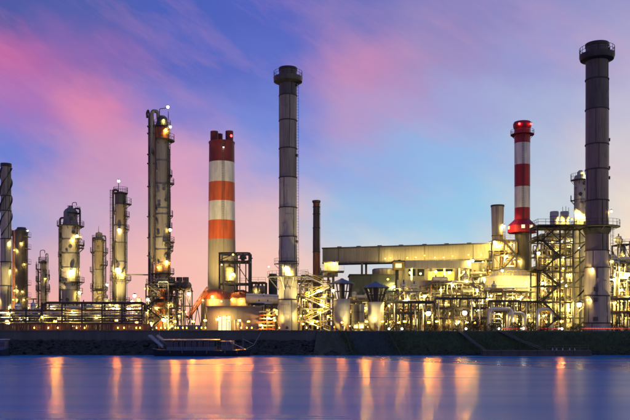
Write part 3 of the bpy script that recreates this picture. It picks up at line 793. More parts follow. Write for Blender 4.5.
lamp(t, 168.3, 107.8, -0.6, 'glow_white_small', 0.30); lamp(t, 171, 128, -1, 'glow_white_small', 0.3); lamp(t, 167.5, 131.5, -9*k, 'glow_yellow', 0.22); lamp(t, 165, 122, -8*k, 'glow_yellow', 0.18)
lamp(t, 171, 230.5, -5*k, 'glow_yellow_strong', 0.28); lamp(t, 168, 262.5, -8*k, 'glow_orange_strong', 0.24); lamp(t, 160, 268, -11*k, 'glow_orange', 0.2); lamp(t, 147.3, 289, -8*k, 'glow_yellow', 0.24)
fittings(t, 7.2, 142, 320, 5, 17)
ladder(t, t.x(169.8), -0.8, t.z(273), t.z(127))

# pale lit column beside the big stack
t = column('pale floodlit column with a railed head tucked against the tallest stack', 580.5, 187, 6.3, 178, ['vessel_white', 'clad', 'vessel_white', 'vessel_white', 'vessel_white'], [300, 262, 226, 200])
k = t.k
MB().lathe([(3.4*k, t.z(176)), (3.2*k, t.z(172)), (1.6*k, t.z(170.4)), (0.05, t.z(170.2))], 18).build('domed_neck', 'vessel_white', t.o)
ring_platform(t, 180, 6.3*k, 9.6*k, math.pi*0.8, math.pi*1.9, 'steel_dark', 'frame_grey', 1.4)
riser(t, 587, -6.5*k, 203, 0.3, 580, 'steel_light'); ladder(t, t.x(574.6), -0.7, t.z(226), t.z(180), m='frame_grey')
MB().tube([(t.x(578), -6.9*k, t.z(203)), (t.x(589), -6.9*k, t.z(203)), (t.x(590.5), -6.9*k, t.z(226))], 0.26, 8, 0.7).build('overhead_pipe', 'steel', t.o)
for py, a in ((184, -1.3), (190, -1.0), (195, -1.9)): manhole(t, 6.3*k, a, t.z(py), 0.35)
fittings(t, 6.3, 180, 230, 6, 12)
lamp(t, 585.5, 177, -9*k, 'glow_yellow_strong', 0.24); lamp(t, 574.5, 215, -10*k, 'glow_yellow_strong', 0.26); lamp(t, 583, 219, -11*k, 'glow_yellow', 0.24)

# ================================================================== steel frames and process units
def piece(t, name, p, q, w, m_, h=None, parent=None): return MB().beam(p, q, w, h).build(name, m_, parent or t.o)
def stair_flight(t, p, q, width, m_='frame_grey', rail='yellow_rail'):
    p = Vector(p); q = Vector(q); mb = MB()
    for yy in (0, width): mb.beam(p + Vector((0, yy, 0)), q + Vector((0, yy, 0)), 0.08, 0.28)
    n = max(4, int(abs(q.z-p.z)/0.3))
    for i in range(n):
        c = p.lerp(q, (i+0.5)/n); mb.box(c.x-0.14, c.x+0.14, c.y, c.y+width, c.z-0.02, c.z+0.03)
    f = mb.build('stair_flight', m_, t.o)
    r = MB()
    for yy in (0, width):
        a = p + Vector((0, yy, 1.0)); b_ = q + Vector((0, yy, 1.0)); r.beam(a, b_, 0.06); r.beam(a-Vector((0,0,.5)), b_-Vector((0,0,.5)), 0.05)
        for i in range(4): c = p.lerp(q, i/3) + Vector((0, yy, 0)); r.beam(c, c+Vector((0,0,1.0)), 0.05)
    r.build('handrail', rail, f)
    return f
PIPES = ['pipe_silver', 'pipe_silver', 'galv', 'pipe_cream', 'steel_light', 'pipe_dark', 'pipe_rust']
def vessel_v(t, x, y, z, r, h, m_):
    prof = [(r*0.5, z), (r*0.55, z+0.3), (r, z+0.55), (r, z+h-r*0.5), (r*0.8, z+h-r*0.2), (r*0.4, z+h), (0.05, z+h)]
    o = MB().lathe(prof, 16, x, y).build('vessel', m_, t.o)
    for f in (0.35, 0.7): MB().hollow(r-0.01, r+0.06, z+h*f-0.06, z+h*f+0.06, 16, cx=x, cy=y).build('hoop', 'frame_grey', o)
    MB().cyl((x, y, z+h-0.1), (x, y, z+h+0.6), r*0.22, n=8).build('nozzle', 'pipe_dark', o)
    return o
def vessel_h(t, x0, x1, y, z, r, m_):
    mb = MB().cyl((x0+r*0.35, y, z+r+0.35), (x1-r*0.35, y, z+r+0.35), r, n=14)
    mb.cyl((x0, y, z+r+0.35), (x0+r*0.35, y, z+r+0.35), r*0.65, r, 14).cyl((x1-r*0.35, y, z+r+0.35), (x1, y, z+r+0.35), r, r*0.65, 14)
    o = mb.build('heat_exchanger', m_, t.o)
    for f in (0.25, 0.75):
        c = x0+(x1-x0)*f; MB().box(c-0.15, c+0.15, y-r*0.8, y+r*0.8, z, z+r*0.75).build('saddle', 'frame_grey', o)
        MB().cyl((c, y, z+2*r+0.3), (c, y, z+2*r+0.75), r*0.25, n=8).build('nozzle', 'pipe_dark', o)
    return o
def unit(name, label, cat, px0, px1, top, Y, depth, nlev, bays, seed, frame='frame_grey', rail='yellow_rail', lamps=(), deckp=0.7, vess=4, pipes=10, drops=10, stairs=True, braces=0.5, pm=PIPES, vm=('galv', 'vessel_white', 'pipe_cream', 'steel_light'), lkind='glow_yellow'):
    r_ = random.Random(seed)
    vess, pipes, drops = int(vess*1.6), int(pipes*2.5), int(drops*2.4)
    t = Thing(name, label, cat, (px0+px1)/2, Y)
    x0, x1, H = t.x(px0), t.x(px1), t.z(top)
    zs = [H*(i+1)/nlev for i in range(nlev)]
    xsx = [x0+(x1-x0)*i/bays for i in range(bays+1)]
    ysy = [0.0, depth]
    bw = 0.24
    for x in xsx:
        for y in ysy: piece(t, 'post', (x, y, 0), (x, y, H+0.05), bw, frame)
    for li, z in enumerate(zs):
        for y in ysy:
            for a, b_ in zip(xsx, xsx[1:]): piece(t, 'beam', (a+bw/2, y, z-0.14), (b_-bw/2, y, z-0.14), 0.16, frame, 0.26)
        for x in xsx: piece(t, 'cross_beam', (x, bw/2, z-0.14), (x, depth-bw/2, z-0.14), 0.14, frame, 0.22)
        for a, b_ in zip(xsx, xsx[1:]):
            if r_.random() < deckp:
                d = MB().box(a+0.13, b_-0.13, -0.35, depth+0.3, z+0.002, z+0.06).build('deck', 'grating', t.o)
                m = MB(); railing_line(m, (a+0.13, -0.3, z+0.06), (b_-0.13, -0.3, z+0.06)); m.build('railing', rail, d)
        zl = zs[li-1] if li else 0
        for a, b_ in zip(xsx, xsx[1:]):
            if r_.random() < braces:
                if r_.random() < 0.5: a, b_ = b_, a
                piece(t, 'brace', (a, -0.02, zl+0.1), (b_, -0.02, z-0.3), 0.12, frame)
    lv = [0.05] + [z+0.06 for z in zs]
    gap = H/nlev
    for i in range(vess):
        z = r_.choice(lv if i > 1 else lv[:-1]); x = r_.uniform(x0+0.8, x1-0.8); y = r_.uniform(0.8, max(0.9, depth-0.8))
        if r_.random() < 0.55: vessel_v(t, x, y, z, r_.uniform(0.45, 0.85), min(gap*0.85, r_.uniform(1.8, 3.4)) if z < lv[-1] else r_.uniform(1.4, 2.6), r_.choice(vm))
        else:
            w = min((x1-x0)*0.45, r_.uniform(2.2, 4.5)); x = r_.uniform(x0+0.2, x1-w-0.2); vessel_h(t, x, x+w, y, z, r_.uniform(0.35, 0.7), r_.choice(vm))
    for i in range(pipes):
        z = r_.choice(lv[1:]) + r_.choice((-0.55, -0.85, 0.35, 0.6, -1.2)); y = r_.uniform(-0.55, depth)
        rr = r_.choice((0.05, 0.07, 0.1, 0.14, 0.2, 0.26)); a, b_ = sorted((r_.uniform(x0-0.6, x1), r_.uniform(x0, x1+0.6)))
        if b_-a < 2: b_ = a+2.5
        pts = [(a, y, z), (b_, y, z)]
        if r_.random() < 0.7: pts = [(a, y, max(0.1, z-r_.uniform(0.8, gap*1.3)))] + pts
        if r_.random() < 0.5: pts = pts + [(b_, y, max(0.15, z+r_.uniform(-gap*1.2, gap*0.6)))]
        if r_.random() < 0.3: pts = pts + [(b_, y+1.5, pts[-1][2])]
        p = MB().tube(pts, rr, 8, rr*2.5).build('pipe', r_.choice(pm), t.o)
        if rr > 0.1:
            c = a+(b_-a)*r_.uniform(0.2, 0.8)
            MB().cyl((c-0.06, y, z), (c+0.06, y, z), rr*1.7, n=10).build('pipe_flange', 'frame_grey', p)
    for i in range(drops):
        x = r_.uniform(x0, x1); y = r_.uniform(-0.6, depth); z1 = r_.uniform(gap*0.6, H+0.6); rr = r_.choice((0.06, 0.09, 0.13, 0.2))
        w = r_.choice((-1, 1))*r_.uniform(0.8, 2.5)
        pts = [(x, y, 0.02), (x, y, z1), (x+w, y, z1)]
        if r_.random() < 0.6: pts.append((x+w, y, max(0.3, z1-r_.uniform(0.6, gap))))
        p = MB().tube(pts, rr, 8, rr*2.5).build('pipe', r_.choice(pm), t.o)
        if r_.random() < 0.5:
            zz = z1*0.5; MB().cyl((x, y-0.32, zz), (x, y-0.25, zz), 0.26, n=10).cyl((x, y-0.27, zz), (x, y, zz), 0.06, n=6).build('valve_wheel', 'pipe_rust', p)
    if stairs:
        w = min(3.2, (x1-x0)*0.6); sx = x0+0.3 if r_.random() < 0.5 else x1-w-0.3
        for li, z in enumerate(zs):
            zl = zs[li-1]+0.06 if li else 0.02
            a, b_ = (sx, sx+w) if li % 2 == 0 else (sx+w, sx)
            stair_flight(t, (a, -1.25, zl), (b_, -1.25, z), 0.8, frame, rail)
    for i in range(int((x1-x0)*H/26)):      # bulkhead lights along the decks
        lamp(t, 0, 0, r_.choice((-0.9, -0.7, depth*0.4, depth*0.75)), r_.choice((lkind, lkind, lkind, lkind, 'glow_orange', 'glow_white')), r_.choice((0.08, 0.11, 0.13, 0.17, 0.21)), local=(r_.uniform(x0, x1), r_.choice(lv[1:])-0.9+r_.uniform(-.2, .2)))
    for lp in lamps: lamp(t, lp[0], lp[1], lp[3] if len(lp) > 3 else -1.2, lp[2] if len(lp) > 2 else lkind, lp[4] if len(lp) > 4 else 0.2)
    return t

# dark exchanger structure at the foot of the tall column
t = unit('exchanger_structure', 'dark crowded exchanger structure of steelwork around the foot of the tallest process column', 'steel structure', 146, 176, 284, 176, 7, 4, 3, 11, 'frame_dark', 'frame_dark', [(165, 320, 'glow_yellow_strong', -1.8, 0.3), (148, 312, 'glow_yellow'), (157, 308), (170, 305), (152, 323), (173, 326)], 0.6, 6, 12, 10, True, 0.8, ['pipe_dark', 'pipe_dark', 'steel', 'pipe_rust', 'clad'], ('steel_dark', 'steel', 'pipe_dark'))
t = Thing('cooler_bank', 'row of dark round ended coolers on a braced steel frame beside the tallest process column', 'cooler', 183, 180)
for px in (171.5, 178.5, 185):
    MB().cyl((t.x(px), -1.2, t.z(285)), (t.x(px), 3.5, t.z(285)), 0.95, n=18).cyl((t.x(px), -1.5, t.z(285)), (t.x(px), -1.2, t.z(285)), 0.6, 0.95, 18).build('cooler_drum', 'steel_dark', t.o)
    MB().hollow(0.4, 0.7, t.z(281)-0.3, t.z(281)+0.9, 10, cx=t.x(px), cy=1).build('vent', 'pipe_dark', t.o)
for px in (169, 176, 183, 190):
    for y in (0, 3): piece(t, 'post', (t.x(px), y, 0), (t.x(px), y, t.z(290)), 0.2, 'frame_dark')
for py in (290, 306):
    for y in (0, 3): piece(t, 'beam', (t.x(169), y+0.005, t.z(py)), (t.x(190), y+0.005, t.z(py)), 0.22, 'frame_dark')
for a, b_, c, d in ((169, 176, 333, 306), (183, 176, 333, 306), (183, 190, 306, 333), (169, 176, 306, 290), (183, 176, 306, 290), (183, 190, 290, 306)):
    piece(t, 'brace', (t.x(a), -0.05, max(0.05, t.z(c))), (t.x(b_), -0.05, max(0.05, t.z(d))), 0.14, 'frame_dark')
lamp(t, 190, 294, -1.5, 'glow_yellow_strong', 0.3); lamp(t, 180, 316, -1.5, 'glow_yellow', 0.22)
for px in (171.5, 178.5, 185): MB().tube([(t.x(px), -1.9, 0.02), (t.x(px), -1.9, t.z(294)), (t.x(px), -0.9, t.z(290))], 0.16, 8, 0.4).build('pipe', 'pipe_dark', t.o)

# left low units behind the fence
unit('process_unit', 'low lit process unit of pipes and decks between the strake stack and large column', 'process unit', 28, 58, 306, 200, 7, 2, 3, 21, 'frame_dark', 'frame_dark', [(30, 308), (36, 306, 'glow_yellow_strong'), (53, 307, 'glow_yellow_strong'), (43, 312), (48, 322), (33, 322), (62, 311)], 0.6, 4, 8, 8, False)
unit('process_unit', 'low lit process unit of pipes and decks around the feet of the tan columns', 'process unit', 88, 144, 304, 197, 8, 2, 5, 22, 'frame_grey', 'frame_dark', [(96, 317, 'glow_yellow_strong'), (108, 309), (131, 309, 'glow_white', -2, 0.36), (135.5, 296, 'glow_white', -1, 0.34), (133, 302, 'glow_yellow_strong', -1, 0.3), (126, 316), (141, 308, 'glow_yellow_strong'), (103, 322), (138, 324)], 0.5, 7, 12, 12, True)
unit('process_unit', 'low lit process unit of pumps in front of the large cream column', 'process unit', 54, 92, 312, 178, 5, 2, 4, 24, 'frame_dark', 'frame_dark', [(60, 318), (72, 322), (86, 316)], 0.5, 6, 9, 9, False)
unit('process_unit', 'low lit process unit of pumps in front of the short slender column', 'process unit', 8, 52, 314, 177, 5, 1, 5, 25, 'frame_dark', 'frame_dark', [(14, 320), (28, 318), (42, 321)], 0.5, 7, 9, 9, False)
unit('process_unit', 'dim low process unit behind the large column and pipe rack', 'process unit', -6, 30, 318, 192, 6, 1, 3, 23, 'frame_dark', 'frame_dark', [(4, 322), (20, 316), (-3, 314)], 0.5, 3, 6, 6, False)

# quay pipe rack
t = Thing('pipe_rack', 'long low dark pipe rack running along the quay behind the rusty fence', 'pipe rack', 60, 171)
for px in (-22, -6, 10, 26, 42, 62, 82, 102, 122, 142):
    for y in (0, 2.2): piece(t, 'post', (t.x(px), y, 0), (t.x(px), y, t.z(308.5) if px < 40 else t.z(302.5)), 0.24, 'frame_dark')
    piece(t, 'cross_beam', (t.x(px), 0.13, t.z(316.2)), (t.x(px), 2.08, t.z(316.2)), 0.2, 'frame_dark')
MB().tube([(t.x(40), 0.5, t.z(312)), (t.x(43.5), 0.5, t.z(302.8)), (t.x(144), 0.5, t.z(302.8)), (t.x(146), 0.5, t.z(312))], 0.26, 10, 0.8).build('pipe', 'pipe_dark', t.o)
for y, py, r, m_, a, b_ in ((0.4, 310, 0.13, 'pipe_rust', -24, 142), (1.4, 310.5, 0.16, 'pipe_dark', -24, 142), (0.35, 315.0, 0.10, 'pipe_silver', 2, 142), (0.9, 315.4, 0.2, 'pipe_dark', -24, 142), (1.6, 315, 0.16, 'pipe_cream', -24, 142), (2.0, 303.5, 0.14, 'pipe_rust', 60, 142), (1.1, 317.2, 0.12, 'pipe_silver', -24, 142), (1.9, 312.4, 0.22, 'pipe_cream', -24, 120), (0.2, 312.8, 0.09, 'pipe_cream', 20, 142), (1.3, 307.2, 0.13, 'pipe_silver', 44, 142), (0.7, 324, 0.26, 'pipe_dark', -24, 142), (1.5, 323, 0.2, 'pipe_cream', -24, 142)):
    MB().tube([(t.x(a), y, t.z(py)), (t.x(b_), y, t.z(py))], r, 10).build('pipe', m_, t.o)
for py, y in ((318.8, -0.12), (321, -0.12)): piece(t, 'beam', (t.x(-24), y, t.z(py)), (t.x(143), y, t.z(py)), 0.2, 'frame_dark', 0.42 if py > 320 else 0.25)
m = MB(); railing_line(m, (t.x(-24), -0.2, t.z(319)), (t.x(143), -0.2, t.z(319)), 1.0, 0.06, 2.0); m.build('railing', 'frame_dark', t.o)
for px, py in ((43, 317), (96.5, 317.5), (9, 314), (73, 312)): lamp(t, px, py, -0.7, 'glow_yellow', 0.2)

# rusty quay fence of single panels
t = Thing('quay_fence', 'low fence of rusty sheet panels along the quay under the pipe rack', 'fence', 60, 168.2)
x = t.x(-24)
while x < t.x(146):
    p = MB()
    for i in range(7): p.box(x+0.06+i*0.4, x+0.06+i*0.4+0.33, -0.03 if i % 2 else 0.0, 0.03, 0.12, 1.55+rnd.uniform(-0.03, 0.03))
    p.build('fence_panel', 'fence_rust', t.o)
    MB().box(x-0.06, x+0.05, 0.04, 0.14, 0, 1.75).build('fence_post', 'frame_dark', t.o)
    x += 2.85

# dark open frame in front of the wide chimney
t = Thing('open_tower', 'dark open steel tower in front of the wide striped chimney', 'tower', 234, 190)
fx = (219.6, 235, 249.2)
for px in fx:
    for y in (0, 5): piece(t, 'post', (t.x(px), y, 0), (t.x(px), y, t.z(252.5)), 0.42, 'frame_dark')
for py in (253, 261.5, 284, 300):
    for y in (0, 5):
        for a, b_ in zip(fx, fx[1:]): piece(t, 'beam', (t.x(a)+.22, y, t.z(py)), (t.x(b_)-.22, y, t.z(py)), 0.3, 'frame_dark', 0.4)
    for px in fx: piece(t, 'cross_beam', (t.x(px), 0.22, t.z(py)), (t.x(px), 4.78, t.z(py)), 0.25, 'frame_dark', 0.35)
for a, b_, c, d in ((249, 236, 282, 263), (220, 234, 260, 254), (236, 249, 260, 254)): piece(t, 'brace', (t.x(a), -0.05, t.z(c)), (t.x(b_), -0.05, t.z(d)), 0.18, 'frame_dark')
MB().box(t.x(219.6)+.3, t.x(249)-.3, 0.3, 4.7, t.z(261.5)+0.21, t.z(261.5)+0.28).build('deck', 'grating', t.o)
MB().box(t.x(219.6)+.3, t.x(249)-.3, 0.3, 4.7, t.z(284)+0.21, t.z(284)+0.28).build('deck', 'grating', t.o)
m = MB(); railing_line(m, (t.x(220), -0.1, t.z(284)+.28), (t.x(249), -0.1, t.z(284)+.28)); m.build('railing', 'frame_dark', t.o)
vessel_v(t, t.x(228), 2.5, t.z(284)+0.3, 1.3, 4.2, 'clad'); vessel_v(t, t.x(242), 2.6, t.z(261.5)+0.3, 0.8, 1.5, 'steel_dark')
for a in (224, 240, 246): MB().tube([(t.x(a), -0.5, t.z(300)), (t.x(a), -0.5, t.z(262)), (t.x(a)+1.5, 0.5, t.z(258))], 0.14, 8, 0.5).build('pipe', 'pipe_dark', t.o)
lamp(t, 233.3, 274.5, -0.9, 'glow_yellow_strong', 0.28); lamp(t, 233.3, 254.8, -0.6, 'glow_yellow', 0.2); lamp(t, 222, 265, -0.6, 'glow_yellow', 0.15)
t = Thing('drum_stand', 'low dark steel stand with a horizontal drum, beside the taller open tower', 'stand', 256, 192)
for px in (251, 258, 265.5):
    for y in (0, 4): piece(t, 'post', (t.x(px), y, 0), (t.x(px), y, t.z(282)), 0.35, 'frame_dark')
for a, b_ in ((251, 258), (258, 265.5)):
    for y in (0, 4):
        for py in (282.5, 296): piece(t, 'beam', (t.x(a)+.18, y, t.z(py)), (t.x(b_)-.18, y, t.z(py)), 0.28, 'frame_dark', 0.4)
vessel_h(t, t.x(252), t.x(265), 2, t.z(295), 1.0, 'clad')
m = MB(); railing_line(m, (t.x(251), 0, t.z(282)), (t.x(265.5), 0, t.z(282))); m.build('railing', 'frame_dark', t.o)
lamp(t, 256, 292, -0.8, 'glow_yellow', 0.18)

# rust red roofed drums and the inclined conveyor
def drum(label, px0, px1, top, Y):
    t = Thing('domed_store', label, 'store', (px0+px1)/2, Y)
    r = (px1-px0)/2*t.k; H = t.z(top); hw = H-r*0.72
    MB().lathe([(r, 0), (r, hw)], 28).build('wall', 'wall_cream', t.o)
    n = 14
    for i in range(n):
        a0 = 2*math.pi*i/n+0.01; a1 = 2*math.pi*(i+1)/n-0.01
        MB().lathe([(r*1.04, hw), (r*0.99, hw+r*0.24), (r*0.86, hw+r*0.46), (r*0.62, hw+r*0.62), (r*0.3, hw+r*0.70), (0.12, hw+r*0.72)], 4, 0, 0, a0, a1).build('roof_panel', 'rust_roof', t.o)
    for i in range(n):
        a = 2*math.pi*i/n
        MB().tube([(r*1.05*math.cos(a), r*1.05*math.sin(a), hw), (r*0.87*math.cos(a), r*0.87*math.sin(a), hw+r*0.48), (r*0.31*math.cos(a), r*0.31*math.sin(a), hw+r*0.72)], 0.07, 6).build('roof_rib', 'pipe_rust', t.o)
    return t
t = drum('rust red domed store with ribbed roof beside the inclined conveyor', 201, 230, 289, 186)
lamp(t, 215, 297.5, -5.0, 'glow_orange_strong', 0.22); lamp(t, 206, 301, -5.2, 'glow_orange', 0.15); lamp(t, 224, 302, -5.2, 'glow_orange', 0.15)
t = drum('rust red domed store with ribbed roof behind the grey walled shed', 228, 251, 290, 192)
lamp(t, 243, 301, -3.8, 'glow_orange', 0.22); lamp(t, 233, 300, -3.5, 'glow_orange', 0.2)
t = Thing('conveyor', 'inclined rust red conveyor gallery rising to the domed store', 'conveyor', 197, 182)
p, q = Vector((t.x(188), 0, t.z(317))), Vector((t.x(207), 0.4, t.z(290)))
MB().beam(p-Vector((0,0,.35)), q-Vector((0,0,.35)), 1.2, 0.5).build('belt_trough', 'pipe_rust', t.o)
for y in (-0.7, 0.7):
    for o_ in (-0.7, 0.75): piece(t, 'chord', p+Vector((0, y, o_)), q+Vector((0, y, o_)), 0.14, 'rust_roof')
    for f in range(8):
        u, v = p.lerp(q, f/8), p.lerp(q, (f+1)/8); d_ = (-0.7, 0.75) if f % 2 else (0.75, -0.7)
        piece(t, 'lattice_bar', u+Vector((0, y, d_[0])), v+Vector((0, y, d_[1])), 0.1, 'rust_roof')
for f in (0.12, 0.3, 0.48, 0.66, 0.84):
    c = p.lerp(q, f); MB().box(c.x-0.07, c.x+0.07, c.y-0.63, c.y+0.63, c.z+0.69, c.z+0.81).build('gallery_rib', 'pipe_rust', t.o)
for f in (0.15, 0.5, 0.85):
    c = p.lerp(q, f); piece(t, 'trestle', (c.x-0.9, 0, 0), (c.x, 0, c.z-0.8), 0.16, 'frame_dark'); piece(t, 'trestle', (c.x+0.9, 0, 0), (c.x, 0, c.z-0.8), 0.16, 'frame_dark')
lamp(t, 187.5, 312, -2.2, 'glow_orange', 0.16)

# grey shed with lit opening
t = Thing('shed', 'grey panelled shed with a brightly lit doorway on the quay', 'shed', 234, 176)
x0, x1, H = t.x(207), t.x(262), t.z(307)
xx = x0; i = 0
dw0, dw1 = t.x(217.5), t.x(231)
MB().box(x0+0.1, x1-0.1, 0.1, 7, 0, H-0.05).build('wall', 'wall_grey', t.o)
np_ = 9
for i in range(np_):
    a = x0+(x1-x0)*i/np_; b_ = x0+(x1-x0)*(i+1)/np_
    if b_ > dw0+0.2 and a < dw1-0.2:
        MB().box(a+0.02, b_-0.02, 0.0, 0.12, t.z(315.5), H).build('wall_panel', 'wall_grey', t.o); continue
    MB().box(a+0.02, b_-0.02, 0.0, 0.12, 0, H).build('wall_panel', 'wall_grey', t.o)
MB().box(x0-0.3, x1+0.3, -0.3, 7.2, H, H+0.22).build('roof', 'steel', t.o)
MB().box(dw0+.1, dw1-.1, 0.06, 0.11, 0.1, t.z(316)).build('lit_opening', 'glow_window', t.o)
for f in (0.33, 0.66): MB().box(dw0+(dw1-dw0)*f-0.06, dw0+(dw1-dw0)*f+0.06, -0.02, 0.06, 0.1, t.z(316)).build('mullion', 'frame_dark', t.o)
lamp(t, 221, 318, -2.2, 'glow_orange_strong', 0.2); lamp(t, 228, 317.5, -2.2, 'glow_yellow', 0.2); lamp(t, 239, 324, -0.9, 'glow_orange', 0.2)
for px in (236, 240): MB().cyl((t.x(px), -0.9, 0), (t.x(px), -0.9, t.z(320)), 0.35, n=12).build('gas_bottle', 'vessel_white', t.o)
# small stacked shed of orange lit shelves
t = Thing('louvred_unit', 'low louvred unit of stacked trays lit orange, next to the grey stack', 'equipment', 267.5, 174)
for i in range(6): MB().box(t.x(259), t.x(275), -0.2, 2.5, 0.3+i*0.75, 0.55+i*0.75).build('tray', 'pipe_cream' if i % 2 else 'paint_red', t.o)
for px in (259, 267, 275): piece(t, 'post', (t.x(px), -0.3, 0), (t.x(px), -0.3, 4.9), 0.15, 'frame_grey')
lamp(t, 268.5, 318, -1.4, 'glow_orange_strong', 0.24); lamp(t, 261.5, 325, -1.2, 'glow_orange_strong', 0.2)
# yellow lit long pipe bridge
t = Thing('pipe_bridge', 'cream pipe bridge spanning from the domed stores to the grey stack', 'pipe bridge', 262, 188)
MB().tube([(t.x(246), 0, t.z(299.5)), (t.x(282), 0, t.z(301))], 0.95, 16).build('duct', 'pipe_cream', t.o)
MB().tube([(t.x(246), 0.4, t.z(294.5)), (t.x(282), 0.4, t.z(296))], 0.3, 10).build('pipe', 'pipe_silver', t.o)
for px in (250, 262, 274):
    for y in (-0.8, 1.2): piece(t, 'post', (t.x(px), y, 0), (t.x(px), y, t.z(304)), 0.22, 'frame_grey')
    piece(t, 'cross_beam', (t.x(px), -0.68, t.z(304)), (t.x(px), 1.08, t.z(304)), 0.2, 'frame_grey')
lamp(t, 260, 307, -1.6, 'glow_yellow', 0.24); lamp(t, 275, 309, -1.4, 'glow_yellow', 0.22)
t = Thing('storage_bin', 'dark tapered bin behind the grey stack platform', 'bin', 273, 196)
MB().lathe([(4.4*t.k, 0), (4.4*t.k, t.z(276)), (3.6*t.k, t.z(274))], 18).build('body', 'wall_dark', t.o)
MB().hollow(4.3*t.k, 4.9*t.k, t.z(277), t.z(275.8), 18).build('rim', 'frame_dark', t.o)

# stair tower with lit shed on top
t = Thing('stair_tower', 'yellow lit stair tower of crossing flights between the grey stack and the first hatted silo', 'stair tower', 317, 178)
xa, xb = t.x(301), t.x(334)
zs = [t.z(p) for p in (321, 309, 298, 287, 276)]
for px in (301, 312, 323, 334):
    for y in (0, 3.5): piece(t, 'post', (t.x(px), y, 0), (t.x(px), y, t.z(270 if px > 320 else 276)), 0.24, 'frame_grey')
zl = 0
for i, z in enumerate(zs):
    for y in (0, 3.5):
        for a, b_ in ((301, 312), (312, 323), (323, 334)): piece(t, 'beam', (t.x(a)+.12, y, z), (t.x(b_)-.12, y, z), 0.18, 'frame_grey', 0.25)
    a, b_ = (t.x(305), t.x(330)) if i % 2 else (t.x(330), t.x(305))
    stair_flight(t, (a, -1.1, zl), (b_, -1.1, z), 0.9, 'galv', 'yellow_rail')
    for px in (301, 327): 
        d = MB().box(t.x(px), t.x(px+7), -1.2, 3.3, z+0.13, z+0.2).build('landing', 'grating', t.o)
        m = MB(); railing_line(m, (t.x(px), -1.15, z+0.2), (t.x(px+7), -1.15, z+0.2)); m.build('railing', 'yellow_rail', d)
    piece(t, 'brace', (t.x(301 if i % 2 else 312), 0.02, zl+.1), (t.x(312 if i % 2 else 301), 0.02, z-.15), 0.13, 'frame_grey')
    zl = z
sh = MB().box(t.x(324), t.x(338), 0.3, 3.2, t.z(276), t.z(262.5)).build('shed', 'wall_cream', t.o)
MB().box(t.x(323), t.x(339), -0.1, 3.6, t.z(262.5), t.z(261.5)).build('shed_roof', 'frame_dark', sh)
MB().box(t.x(327), t.x(331), 0.24, 0.29, t.z(275), t.z(266)).build('shed_door', 'wall_grey', sh)
d = MB().box(t.x(320), t.x(344), -1.2, 3.4, t.z(272), t.z(271)).build('landing', 'grating', t.o)
m = MB(); railing_line(m, (t.x(320), -1.1, t.z(271)), (t.x(344), -1.1, t.z(271))); m.build('railing', 'yellow_rail', d)
for px, py, kd in ((334, 264, 'glow_yellow_strong'), (309, 293, 'glow_yellow'), (319, 291, 'glow_yellow_strong'), (322, 305, 'glow_yellow_strong'), (308, 311, 'glow_yellow'), (328, 317, 'glow_yellow'), (313, 322, 'glow_yellow'), (303, 324, 'glow_orange')): lamp(t, px, py, -2.0, kd, 0.22)
unit('process_unit', 'shadowed process unit of dark ducts behind the stair tower and grey stack', 'process unit', 296, 330, 280, 190, 8, 3, 3, 31, 'frame_dark', 'yellow_rail', [(303, 300), (318, 312), (325, 296)], 0.7, 6, 8, 8, False, 0.6, ['pipe_dark', 'steel_dark', 'pipe_cream'], ('wall_dark', 'steel_dark', 'clad'))

# hatted silos
def silo(label, px, Y, r, top, hat, hr, apex):
    t = Thing('hatted_silo', label, 'silo', px, Y)
    k = t.k
    MB().lathe([(r*0.35*k, t.z(330.5)), (r*0.7*k, t.z(328)), (r*k, t.z(323)), (r*k, t.z(top)), (r*0.9*k, t.z(top)), (0.05, t.z(top+0.8))], 28).build('body', 'vessel_white', t.o)
    for py in (top+0.8, (top+323)/2): MB().hollow(r*k-0.02, r*k+0.06, t.z(py)-0.07, t.z(py)+0.07, 28).build('hoop', 'vessel_white', t.o)
    for i in range(6):
        a = i*math.pi/3+0.3; piece(t, 'leg', (r*0.9*k*math.cos(a), r*0.9*k*math.sin(a), 0), (r*0.93*k*math.cos(a), r*0.93*k*math.sin(a), t.z(322)), 0.22, 'pipe_rust')
    n = 12
    for i in range(n):
        a = 2*math.pi*i/n; piece(t, 'strut', (r*0.8*k*math.cos(a), r*0.8*k*math.sin(a), t.z(top)), (hr*0.86*k*math.cos(a), hr*0.86*k*math.sin(a), t.z(hat)), 0.15, 'frame_dark')
    MB().hollow((r*0.8+hr*0.86)/2*k-0.05, (r*0.8+hr*0.86)/2*k+0.07, t.z((top+hat)/2)-0.07, t.z((top+hat)/2)+0.07, 24).build('strut_ring', 'frame_dark', t.o)
    MB().lathe([(hr*0.3*k, t.z(hat)), (hr*k, t.z(hat)), (hr*k, t.z(hat-0.6)), (hr*0.14*k, t.z(apex+0.6)), (hr*0.12*k, t.z(apex)), (0.05, t.z(apex-0.2))], 16).build('hat', 'hat_blue', t.o)
    MB().cyl((0, 0, t.z(top+0.5)), (0, 0, t.z(hat)), r*0.35*k, n=12).build('inner_duct', 'steel_dark', t.o)
    MB().tube([(r*0.2*k, -r*k-0.4, 0.05), (r*0.2*k, -r*k-0.4, t.z(326)), (0, 0, t.z(329))], 0.16, 8, 0.4).build('drain_pipe', 'pipe_silver', t.o)
    return t
t = silo('white hatted silo next to the yellow lit stair tower', 342, 172, 8.1, 299, 284, 12.8, 278.5)
lamp(t, 333, 291, -1.5, 'glow_yellow_strong', 0.24); lamp(t, 334, 327, -2.4, 'glow_yellow', 0.1); lamp(t, 349, 326, -3.0, 'glow_yellow', 0.13)
t = silo('white hatted silo in front of the dark flat roofed building', 376, 173, 8.0, 302, 288, 13.6, 281.5)
lamp(t, 388, 306, -2.2, 'glow_yellow', 0.24); lamp(t, 367, 327, -2.6, 'glow_yellow', 0.1); lamp(t, 385, 324, -3.0, 'glow_yellow', 0.13); lamp(t, 387.5, 279.6, -1, 'glow_yellow', 0.22)
